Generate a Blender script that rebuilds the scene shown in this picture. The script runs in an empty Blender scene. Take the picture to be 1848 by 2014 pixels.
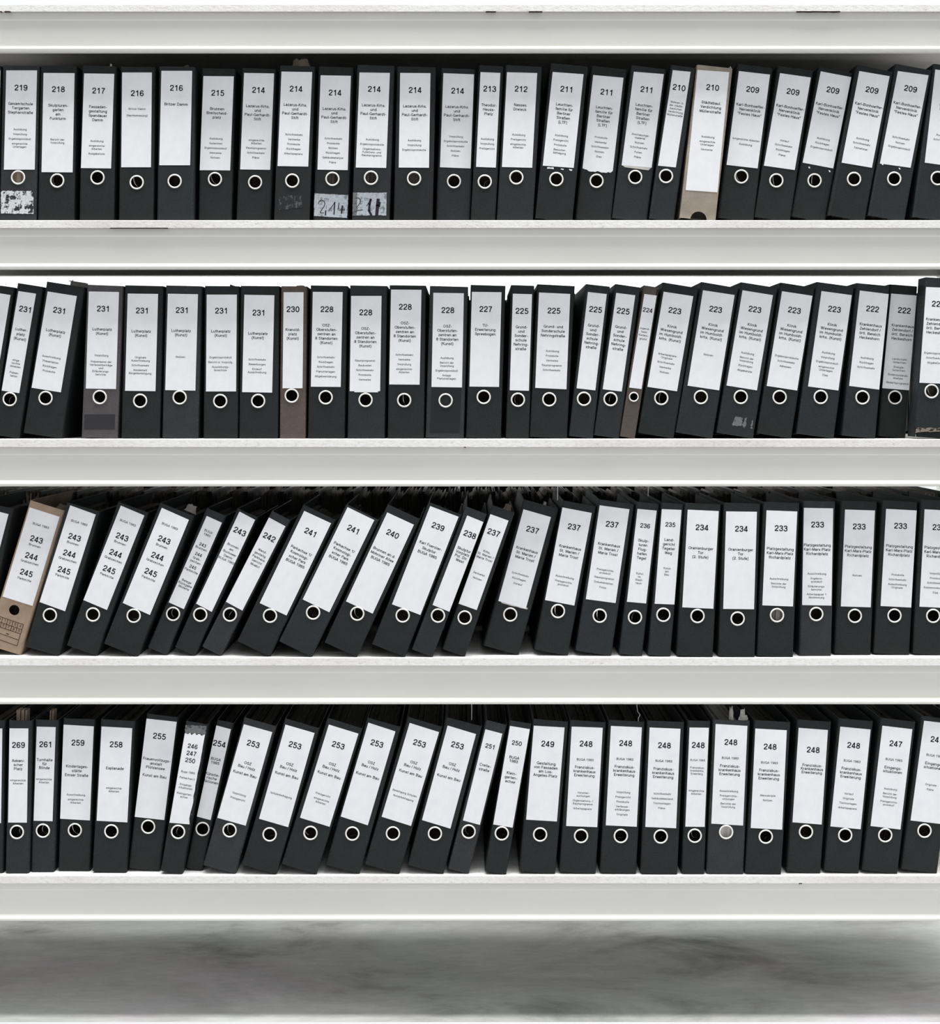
import bpy, math, random
from mathutils import Vector
random.seed(7)
S = bpy.context.scene
COL = S.collection

# ------------------------------------------------------------------ camera, light, exposure
D = 2.6                      # camera to the front plane of the rack (y = 0)
K = 0.00105                  # metres per photo pixel on that plane
VX, VY = 924.0, 780.0        # vanishing point in the 1848 x 2014 frame
ZC = (2010 - VY) * K         # eye height above the floor

cam_d = bpy.data.cameras.new('camera')
cam = bpy.data.objects.new('camera', cam_d); COL.objects.link(cam)
cam.location = (0, -D, ZC); cam.rotation_euler = (math.pi / 2, 0, 0)
cam_d.sensor_fit = 'HORIZONTAL'; cam_d.sensor_width = 36.0
cam_d.lens = 36.0 * (D / K) / 1848.0
cam_d.shift_y = -(2014 / 2 - VY) / 1848.0
cam_d.clip_end = 60
S.camera = cam

S.view_settings.view_transform = 'Standard'
S.view_settings.look = 'None'
S.view_settings.gamma = 1.0
S.view_settings.use_curve_mapping = False
S.view_settings.exposure = -0.1

W = bpy.data.worlds.new('daylight'); S.world = W; W.use_nodes = True
bg = W.node_tree.nodes['Background']
bg.inputs[1].default_value = 0.89
_nt = W.node_tree
_tc = _nt.nodes.new('ShaderNodeTexCoord'); _sp = _nt.nodes.new('ShaderNodeSeparateXYZ'); _rp = _nt.nodes.new('ShaderNodeValToRGB')
_mr = _nt.nodes.new('ShaderNodeMapRange'); _mr.inputs[1].default_value = -1.0; _mr.inputs[2].default_value = 1.0
_nt.links.new(_tc.outputs['Generated'], _sp.inputs[0]); _nt.links.new(_sp.outputs[2], _mr.inputs[0])
_nt.links.new(_mr.outputs[0], _rp.inputs[0]); _nt.links.new(_rp.outputs[0], bg.inputs[0])
_e = _rp.color_ramp.elements; _e[0].position = 0.70; _e[0].color = (0.385, 0.385, 0.385, 1); _e[1].position = 0.97; _e[1].color = (1.94, 2.0, 2.0, 1)


def area(name, loc, rot, sx, sy, power, col=(1, 1, 1)):
    l = bpy.data.lights.new(name, 'AREA'); l.shape = 'RECTANGLE'; l.size = sx; l.size_y = sy
    l.energy = power; l.color = col
    o = bpy.data.objects.new(name, l); COL.objects.link(o); o.location = loc; o.rotation_euler = rot
    return o


# ceiling tubes over the aisle in front, a lower lamp over the aisle behind the rack, plus an added rear fill
area('aisle_light', (0.3, -0.68, 6.0), (math.radians(7), 0, 0), 7.0, 0.6, 500)
area('rear_aisle_light', (0, 2.2, 2.02), (math.radians(-18), 0, 0), 6.0, 0.45, 84)
area('rear_fill_light', (0, 1.05, 3.0), (math.radians(25), 0, 0), 6.0, 0.3, 85)  # added fill, brightens the rear wall and lifts the shaded floor under the rack
area('cross_aisle_light', (2.7, 0.35, 1.85), (0, math.radians(100), 0), 1.2, 0.5, 14)


# ------------------------------------------------------------------ materials
def mat(name, col, rough=0.7, metal=0.0, spec=0.3):
    m = bpy.data.materials.new(name); m.use_nodes = True
    b = m.node_tree.nodes['Principled BSDF']
    b.inputs['Base Color'].default_value = (*col, 1); b.inputs['Roughness'].default_value = rough
    b.inputs['Metallic'].default_value = metal; b.inputs['Specular IOR Level'].default_value = spec
    return m


def nodes(m):
    nt = m.node_tree
    return nt, nt.nodes['Principled BSDF']


def noise(nt, scale, detail=4, rough=0.6, stretch=None):
    tc = nt.nodes.new('ShaderNodeTexCoord'); n = nt.nodes.new('ShaderNodeTexNoise')
    n.inputs['Scale'].default_value = scale; n.inputs['Detail'].default_value = detail
    n.inputs['Roughness'].default_value = rough
    if stretch:
        mp = nt.nodes.new('ShaderNodeMapping'); mp.inputs['Scale'].default_value = stretch
        nt.links.new(tc.outputs['Object'], mp.inputs['Vector']); nt.links.new(mp.outputs[0], n.inputs['Vector'])
    else:
        nt.links.new(tc.outputs['Object'], n.inputs['Vector'])
    return n


def ramp(nt, src, stops):
    r = nt.nodes.new('ShaderNodeValToRGB'); e = r.color_ramp.elements
    while len(e) < len(stops): e.new(0.5)
    for i, (p, c) in enumerate(stops):
        e[i].position = p; e[i].color = (*c, 1)
    nt.links.new(src, r.inputs[0]); return r


def mixc(nt, fac, a, b, mode='MIX'):
    x = nt.nodes.new('ShaderNodeMix'); x.data_type = 'RGBA'; x.blend_type = mode
    if isinstance(fac, float): x.inputs[0].default_value = fac
    else: nt.links.new(fac, x.inputs[0])
    for v, i in ((a, 6), (b, 7)):
        if isinstance(v, tuple): x.inputs[i].default_value = (*v, 1)
        else: nt.links.new(v, x.inputs[i])
    return x.outputs[2]


def bump(nt, b, src, strength, dist):
    bp = nt.nodes.new('ShaderNodeBump'); bp.inputs['Strength'].default_value = strength
    bp.inputs['Distance'].default_value = dist
    nt.links.new(src, bp.inputs['Height']); nt.links.new(bp.outputs[0], b.inputs['Normal'])


def board_paper(name, lo, hi, fleck=0.35):
    """mottled, fibrous cardboard cover paper"""
    m = mat(name, lo, 0.62, spec=0.25); nt, b = nodes(m)
    n = noise(nt, 850, 2, 0.75)
    r = ramp(nt, n.outputs[0], [(0.41, lo), (0.60, hi)])
    n2 = noise(nt, 16, 3, 0.6)
    r2 = ramp(nt, n2.outputs[0], [(0.35, (0.78, 0.78, 0.78)), (0.7, (1.12, 1.12, 1.12))])
    c = mixc(nt, 1.0, r.outputs[0], r2.outputs[0], 'MULTIPLY')
    n3 = noise(nt, 55, 6, 0.75)
    r3 = ramp(nt, n3.outputs[0], [(0.70, (0, 0, 0)), (0.80, (fleck, fleck, fleck))])
    c = mixc(nt, r3.outputs[0], c, tuple(min(1, x * 3 + 0.03) for x in hi))
    nt.links.new(c, b.inputs['Base Color'])
    bump(nt, b, n.outputs[0], 0.25, 0.0004)
    return m


COVER = {
    'black': board_paper('black_cover_paper', (0.0035, 0.0050, 0.0050), (0.027, 0.032, 0.032)),
    'slate': board_paper('slate_black_cover_paper', (0.006, 0.0080, 0.0088), (0.036, 0.042, 0.045)),
    'charcoal': board_paper('charcoal_cover_paper', (0.011, 0.012, 0.013), (0.052, 0.054, 0.058)),
    'grey': board_paper('grey_cover_paper', (0.050, 0.047, 0.050), (0.120, 0.110, 0.112)),
    'brown': board_paper('brown_cover_paper', (0.062, 0.047, 0.040), (0.150, 0.118, 0.102)),
    'taupe': board_paper('taupe_cover_paper', (0.060, 0.048, 0.041), (0.125, 0.103, 0.090)),
    'beige': board_paper('beige_cover_paper', (0.25, 0.215, 0.170), (0.40, 0.355, 0.29), 0.2),
    'kraft': board_paper('kraft_cover_paper', (0.30, 0.215, 0.150), (0.42, 0.315, 0.225), 0.1),
}


def paper_mat(name, a, b_):
    m = mat(name, a, 0.8, spec=0.15); nt, b = nodes(m)
    n = noise(nt, 30, 4, 0.6); r = ramp(nt, n.outputs[0], [(0.35, a), (0.65, b_)])
    nt.links.new(r.outputs[0], b.inputs['Base Color'])
    n2 = noise(nt, 14, 2, 0.5); bump(nt, b, n2.outputs[0], 0.12, 0.002)
    return m


LABEL = paper_mat('white_label_paper', (0.80, 0.81, 0.835), (0.85, 0.86, 0.88))
INK = mat('black_printed_ink', (0.022, 0.020, 0.032), 0.8, spec=0.1)
BROWNINK = mat('brown_printed_ink', (0.060, 0.036, 0.026), 0.8, spec=0.1)
METAL = mat('nickel_ring_metal', (0.86, 0.85, 0.80), 0.42, 0.15, 0.5)
WIRE = mat('chrome_wire', (0.75, 0.74, 0.72), 0.3, 0.8, 0.5)
SHEETS = mat('shade_toned_filed_paper', (0.16, 0.145, 0.125), 0.9, spec=0.1)  # filed paper darkened to carry the shade deep inside the binders
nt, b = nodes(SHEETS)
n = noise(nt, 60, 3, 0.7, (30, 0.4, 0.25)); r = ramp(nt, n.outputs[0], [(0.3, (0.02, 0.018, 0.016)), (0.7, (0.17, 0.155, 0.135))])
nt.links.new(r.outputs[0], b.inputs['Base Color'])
TAN_SHEETS = mat('tan_filed_card', (0.42, 0.33, 0.26), 0.9, spec=0.1)
nt, b = nodes(TAN_SHEETS)
n = noise(nt, 60, 3, 0.7, (22, 0.4, 0.25)); r = ramp(nt, n.outputs[0], [(0.3, (0.22, 0.16, 0.12)), (0.7, (0.62, 0.50, 0.41))])
nt.links.new(r.outputs[0], b.inputs['Base Color'])
WHITE_SHEETS = mat('white_filed_paper', (0.74, 0.73, 0.70), 0.9, spec=0.1)
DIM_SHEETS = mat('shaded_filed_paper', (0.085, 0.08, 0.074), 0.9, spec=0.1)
GREY_SHEETS = mat('grey_filed_paper', (0.30, 0.28, 0.26), 0.9, spec=0.1)

BEAM = mat('warm_white_enamel', (0.70, 0.70, 0.665), 0.42, spec=0.4)
nt, b = nodes(BEAM)
n = noise(nt, 3.0, 3, 0.5); r = ramp(nt, n.outputs[0], [(0.3, (0.69, 0.69, 0.645)), (0.7, (0.73, 0.73, 0.685))])
nt.links.new(r.outputs[0], b.inputs['Base Color'])
n = noise(nt, 260, 3, 0.6); bump(nt, b, n.outputs[0], 0.05, 0.0004)

BOARD = mat('painted_chipboard', (0.82, 0.81, 0.79), 0.75, spec=0.2)
nt, b = nodes(BOARD)
n = noise(nt, 150, 5, 0.8, (0.6, 1, 1.2))
r = ramp(nt, n.outputs[0], [(0.28, (0.36, 0.34, 0.31)), (0.41, (0.82, 0.81, 0.79)), (0.7, (0.94, 0.935, 0.92))])
n2 = noise(nt, 2.2, 4, 0.6); r2 = ramp(nt, n2.outputs[0], [(0.5, (1, 1, 1)), (0.72, (0.84, 0.82, 0.79))])
nt.links.new(mixc(nt, 1.0, r.outputs[0], r2.outputs[0], 'MULTIPLY'), b.inputs['Base Color'])
bump(nt, b, n.outputs[0], 0.8, 0.0022)
UNDER = mat('shade_toned_underside', (0.56, 0.55, 0.52), 0.85, spec=0.1)  # white board paint toned darker for the shade underneath
DARKSTEEL = mat('dark_steel', (0.30, 0.30, 0.29), 0.55, 0.2, 0.3)
CHIP = mat('dark_paint_chip', (0.05, 0.038, 0.03), 0.9, spec=0.1)
WALL = mat('white_plaster', (0.48, 0.495, 0.50), 0.9, spec=0.1)
nt, b = nodes(WALL)
n = noise(nt, 9, 5, 0.6); bump(nt, b, n.outputs[0], 0.1, 0.01)

FLOOR = mat('stained_concrete', (0.3, 0.3, 0.29), 0.75, spec=0.25)
nt, b = nodes(FLOOR)
n = noise(nt, 2.6, 7, 0.62, (0.75, 1.7, 1)); n.inputs['Distortion'].default_value = 0.5
r = ramp(nt, n.outputs[0], [(0.32, (0.17, 0.173, 0.160)), (0.45, (0.37, 0.37, 0.35)), (0.68, (0.52, 0.52, 0.505))])
n2 = noise(nt, 1.7, 3, 0.5, (1, 1.6, 1))
r2 = ramp(nt, n2.outputs[0], [(0.38, (0.965, 1.0, 0.97)), (0.52, (1, 1, 1)), (0.64, (1.0, 0.955, 1.04))])
n3 = noise(nt, 40, 4, 0.7, (0.5, 1.5, 1)); r3 = ramp(nt, n3.outputs[0], [(0.3, (0.90, 0.90, 0.90)), (0.7, (1.07, 1.07, 1.07))])
c = mixc(nt, 1.0, r.outputs[0], r2.outputs[0], 'MULTIPLY'); c = mixc(nt, 1.0, c, r3.outputs[0], 'MULTIPLY')
nt.links.new(c, b.inputs['Base Color']); bump(nt, b, n3.outputs[0], 0.08, 0.002)
AISLE = mat('pale_lilac_aisle_floor', (0.56, 0.55, 0.57), 0.6, spec=0.3)  # front floor tone, made paler to bounce light onto the lower shelves


def patchy(name, dark, light, thr, scale):
    m = mat(name, light, 0.7, spec=0.2); nt, b = nodes(m)
    n = noise(nt, scale, 5, 0.7); r = ramp(nt, n.outputs[0], [(thr, dark), (thr + 0.045, light)])
    n2 = noise(nt, scale * 4, 3, 0.7); r2 = ramp(nt, n2.outputs[0], [(0.3, (0.72, 0.73, 0.74)), (0.65, (1.05, 1.05, 1.05))])
    nt.links.new(mixc(nt, 1.0, r.outputs[0], r2.outputs[0], 'MULTIPLY'), b.inputs['Base Color'])
    return m


TORN = patchy('torn_sticker_residue', (0.03, 0.034, 0.037), (0.66, 0.69, 0.69), 0.455, 55)
STICKER = patchy('grey_sticker_paper', (0.22, 0.245, 0.27), (0.42, 0.46, 0.50), 0.42, 60)
SMUDGE = patchy('faint_glue_smudge', (0.022, 0.026, 0.027), (0.085, 0.09, 0.092), 0.53, 70)
TAPE = patchy('grey_tape_remnant', (0.07, 0.074, 0.078), (0.17, 0.175, 0.175), 0.42, 90)
BLACKTAPE = patchy('black_tape', (0.012, 0.013, 0.014), (0.07, 0.075, 0.08), 0.55, 90)
PATCH = mat('dark_cover_patch', (0.030, 0.029, 0.032), 0.6, spec=0.25)
DARKPATCH = mat('black_cover_patch', (0.0125, 0.0145, 0.0155), 0.6, spec=0.25)
WORN = patchy('worn_brown_board', (0.03, 0.025, 0.02), (0.27, 0.225, 0.18), 0.44, 90)
SCRAP = paper_mat('brown_scrap_paper', (0.17, 0.14, 0.11), (0.34, 0.29, 0.23))
PALE_SCRAP = paper_mat('pale_scrap_paper', (0.48, 0.46, 0.42), (0.66, 0.64, 0.60))
CORD = mat('white_cord', (0.7, 0.7, 0.68), 0.8, spec=0.1)


# ------------------------------------------------------------------ mesh helpers
class MB:
    def __init__(s): s.v, s.f, s.m = [], [], []

    def add(s, verts, faces, mi=0):
        o = len(s.v); s.v += [tuple(p) for p in verts]
        s.f += [tuple(i + o for i in f) for f in faces]; s.m += [mi] * len(faces)

    def box(s, x0, x1, y0, y1, z0, z1, mi=0):
        s.add([(x0, y0, z0), (x1, y0, z0), (x1, y1, z0), (x0, y1, z0), (x0, y0, z1), (x1, y0, z1), (x1, y1, z1), (x0, y1, z1)],
              [(0, 3, 2, 1), (4, 5, 6, 7), (0, 1, 5, 4), (1, 2, 6, 5), (2, 3, 7, 6), (3, 0, 4, 7)], mi)

    def prism(s, poly, y0, y1, mi=0):
        """flat x-z polygon, y0 (front) to y1 (back)"""
        n = len(poly)
        s.add([(x, y0, z) for x, z in poly] + [(x, y1, z) for x, z in poly],
              [tuple(range(n)), tuple(range(2 * n - 1, n - 1, -1))] + [(i, i + n, (i + 1) % n + n, (i + 1) % n) for i in range(n)], mi)

    def tube(s, pts, r, k=6, mi=0):
        pts = [Vector(p) for p in pts]; rings = []
        for i, p in enumerate(pts):
            t = (pts[min(i + 1, len(pts) - 1)] - pts[max(i - 1, 0)]).normalized()
            a = t.cross(Vector((0.31, 0.87, 0.38))).normalized(); bb = t.cross(a)
            rings.append([p + a * r * math.cos(2 * math.pi * j / k) + bb * r * math.sin(2 * math.pi * j / k) for j in range(k)])
        n = len(pts)
        f = [(i * k + j, i * k + (j + 1) % k, (i + 1) * k + (j + 1) % k, (i + 1) * k + j) for i in range(n - 1) for j in range(k)]
        f += [tuple(range(k)), tuple(range((n - 1) * k + k - 1, (n - 1) * k - 1, -1))]
        s.add([p for q in rings for p in q], f, mi)

    def mesh(s, name, mats, smooth=False):
        me = bpy.data.meshes.new(name); me.from_pydata(s.v, [], s.f)
        for m in mats: me.materials.append(m)
        me.polygons.foreach_set('material_index', s.m)
        if smooth: me.polygons.foreach_set('use_smooth', [True] * len(me.polygons))
        me.validate(); me.update()
        return me


def link(name, me, parent=None, loc=(0, 0, 0), rot=(0, 0, 0)):
    o = bpy.data.objects.new(name, me); COL.objects.link(o)
    o.location = loc; o.rotation_euler = rot
    if parent: o.parent = parent
    return o


def tag(o, label=None, cat=None, group=None, kind=None):
    for k, v in (('label', label), ('category', cat), ('group', group), ('kind', kind)):
        if v: o[k] = v
    return o


def recalc(me):
    import bmesh
    bm = bmesh.new(); bm.from_mesh(me)
    bmesh.ops.remove_doubles(bm, verts=bm.verts, dist=1e-6)
    bmesh.ops.recalc_face_normals(bm, faces=bm.faces)
    bm.to_mesh(me); bm.free()


def PX(px, py, d=0.0):
    """point at depth d behind the front plane that the photo shows at pixel (px, py)"""
    f = K * (D + d) / D
    return ((px - VX) * f, ZC - (py - VY) * f)


# ------------------------------------------------------------------ the setting
fl = MB()
fl.add([(-4, 0, 0), (4, 0, 0), (4, 2.6, 0), (-4, 2.6, 0)], [(0, 1, 2, 3)], 0)
fl.add([(-4, -5, 0), (4, -5, 0), (4, 0, 0), (-4, 0, 0)], [(0, 1, 2, 3)], 1)
tag(link('floor', fl.mesh('floor', [FLOOR, AISLE])), kind='structure')
wl = MB(); wl.box(-4, 4, 2.5, 2.6, 0, 3.3)
tag(link('wall_back', wl.mesh('wall_back', [WALL])), kind='structure')

# ------------------------------------------------------------------ the rack
TOP = [8, 433, 863.5, 1293.5, 1722]        # top of each board, front plane, photo y
EDGE = [23, 449, 880, 1309.5, 1738]        # lower edge of each board
LOW = [100.5, 529, 957, 1386, 1813]        # lower edge of each beam
XL, XR, DEPTH = -1.6, 1.2, 0.64
ZT = [PX(0, y)[1] for y in TOP]
ZE = [PX(0, y)[1] for y in EDGE]
ZL = [PX(0, y)[1] for y in LOW]
LEVEL = ['above the binders 219 to 209', 'under the binders 219 to 209', 'under the binders 231 to 222',
         'under the binders 243 to 233', 'lowest, under the binders 269 to 247']
random.seed(3)
for i in range(5):
    m = MB()
    x0, x1 = XL, XR; zt, zb = ZT[i], ZE[i] + 0.0003
    pr = [(0.0012, zt), (0, zt - 0.0012), (0, zb + 0.001), (0.001, zb), (DEPTH, zb), (DEPTH, zt)]
    n = len(pr)
    m.add([(x0, y, z) for y, z in pr] + [(x1, y, z) for y, z in pr], [])
    for j in range(n):
        k = (j + 1) % n
        m.f.append((j, k, k + n, j + n)); m.m.append(1 if j == 3 else 0)
    m.f += [tuple(range(n - 1, -1, -1)), tuple(range(n, 2 * n))]; m.m += [0, 0]
    bo = link('shelf_board', m.mesh('shelf_board', [BOARD, UNDER]))
    tag(bo, 'white chipboard shelf board, ' + LEVEL[i], 'shelf', 'shelf boards of the rack')
    # box beam with a stepped face and a rounded lip along its lower edge
    m = MB(); zt, zl = ZE[i] - 0.0003, ZL[i]
    pr = [(0.034, zt), (0.0058, zt), (0.0058, zt - 0.0135), (0.0074, zt - 0.0165), (0.0085, zl + 0.0125), (0.0066, zl + 0.0095)]
    for j in range(9):
        a = math.radians(70 + j * 200 / 8)
        pr.append((0.0046 - 0.0046 * math.sin(a - math.pi / 2 + math.pi / 2) * 1.0 if False else 0.0048 + 0.0046 * math.cos(a + math.pi / 180 * 20), zl + 0.0046 + 0.0046 * math.sin(a + math.pi / 180 * 20)))
    pr += [(0.018, zl), (0.018, zl + 0.004), (0.034, zl + 0.006)]
    n = len(pr)
    m.add([(x0, y, z) for y, z in pr] + [(x1, y, z) for y, z in pr],
          [(j, (j + 1) % n, (j + 1) % n + n, j + n) for j in range(n)] + [tuple(range(n - 1, -1, -1)), tuple(range(n, 2 * n))])
    be = link('shelf_beam', m.mesh('shelf_beam', [BEAM])); recalc(be.data)
    tag(be, 'warm white steel beam, carrying the board ' + LEVEL[i], 'shelf beam', 'front beams of the rack')
    for a, b_ in {0: [(0, 3), (9, 20), (1566, 1652), (955, 975), (1040, 1066)], 1: [(216, 330)], 2: [(912, 916)], 4: [(1571, 1577)]}.get(i, []):
        c = MB(); y = EDGE[i]
        pts = [(a + (b_ - a) * t / 12, y - 0.7 - 0.5 * random.random()) for t in range(13)]
        pts += [(x, y + (0.3 + 0.8 * random.random()) * (0.5 if b_ - a > 90 else 1)) for x, _ in reversed(pts)]
        c.prism([PX(*p) for p in pts], -0.0004, 0.0046)
        link('paint_chip', c.mesh('paint_chip', [CHIP]), be)
    m = MB(); m.box(x0, x1, DEPTH - 0.03, DEPTH - 0.001, ZE[i] - 0.0385, ZE[i])
    tag(link('rear_rail', m.mesh('rear_rail', [DARKSTEEL])), 'dark steel rail along the back of the board ' + LEVEL[i], 'rail', 'rear rails of the rack')
for (x, y, nm) in ((XL - 0.05, 0.0, 'front left'), (XL - 0.05, DEPTH - 0.05, 'rear left'), (XR, 0.0, 'front right'), (XR, DEPTH - 0.05, 'rear right')):
    m = MB(); m.box(x, x + 0.05, y, y + 0.05, 0, ZT[0] + 0.05)
    tag(link('rack_upright', m.mesh('rack_upright', [BEAM])), 'white steel upright post at the %s corner of the rack' % nm, 'rack post', 'uprights of the rack')

# ------------------------------------------------------------------ printed text
CAP = 0.727
# heavy grotesque numerals: centre lines in a box one cap-height tall
NUM = {
    '0': [[(.34 + .26 * math.sin(math.tau * t / 16) * abs(math.sin(math.tau * t / 16)) ** -.12 if t % 8 else .34, .5 + .43 * math.cos(math.tau * t / 16)) for t in range(17)]],
    '1': [[(.41, 0), (.41, 1)], [(.10, .73), (.24, .765), (.33, .84), (.37, .97)]],
    '2': [[(.085, .64), (.10, .78), (.18, .89), (.34, .925), (.50, .89), (.58, .77), (.575, .66), (.52, .545), (.40, .43), (.25, .31), (.14, .19), (.11, .075)], [(.03, .078), (.64, .078)]],
    '3': [[(.09, .71), (.13, .84), (.23, .91), (.34, .925), (.47, .90), (.55, .81), (.55, .68), (.47, .575), (.26, .535)], [(.26, .53), (.48, .505), (.585, .40), (.59, .26), (.52, .13), (.35, .075), (.19, .105), (.11, .19), (.085, .32)]],
    '4': [[(.46, 0), (.46, 1)], [(.42, .95), (.05, .27)], [(.01, .255), (.66, .255)]],
    '5': [[(.15, .925), (.60, .925)], [(.19, .98), (.135, .48)], [(.12, .49), (.20, .57), (.34, .595), (.50, .55), (.59, .43), (.59, .27), (.51, .13), (.34, .075), (.18, .115), (.085, .27)]],
    '6': [[(.58, .73), (.51, .865), (.37, .925), (.20, .865), (.10, .70), (.08, .45), (.10, .22), (.20, .105), (.34, .075), (.49, .115), (.585, .24), (.58, .39), (.49, .51), (.34, .55), (.19, .49), (.10, .36)]],
    '7': [[(.04, .925), (.63, .925)], [(.58, .90), (.43, .66), (.32, .40), (.255, 0)]],
    '8': [[(.34 + .215 * math.sin(math.tau * t / 14), .735 + .19 * math.cos(math.tau * t / 14)) for t in range(15)], [(.34 + .26 * math.sin(math.tau * t / 14), .30 + .222 * math.cos(math.tau * t / 14)) for t in range(15)]],
}
NUM['9'] = [[(.68 - x, 1 - y) for x, y in NUM['6'][0]]]


def arc(cx, cy, rx, ry, a0=0, a1=360, n=12):
    return [(cx + rx * math.cos(math.radians(a0 + (a1 - a0) * t / n)), cy + ry * math.sin(math.radians(a0 + (a1 - a0) * t / n))) for t in range(n + 1)]


def vst(x, y0=0.0, y1=1.0): return [(x, y0), (x, y1)]
def hst(y, x0, x1): return [(x0, y), (x1, y)]
def zig(*p): return [[a, b2] for a, b2 in zip(p, p[1:])]


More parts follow.
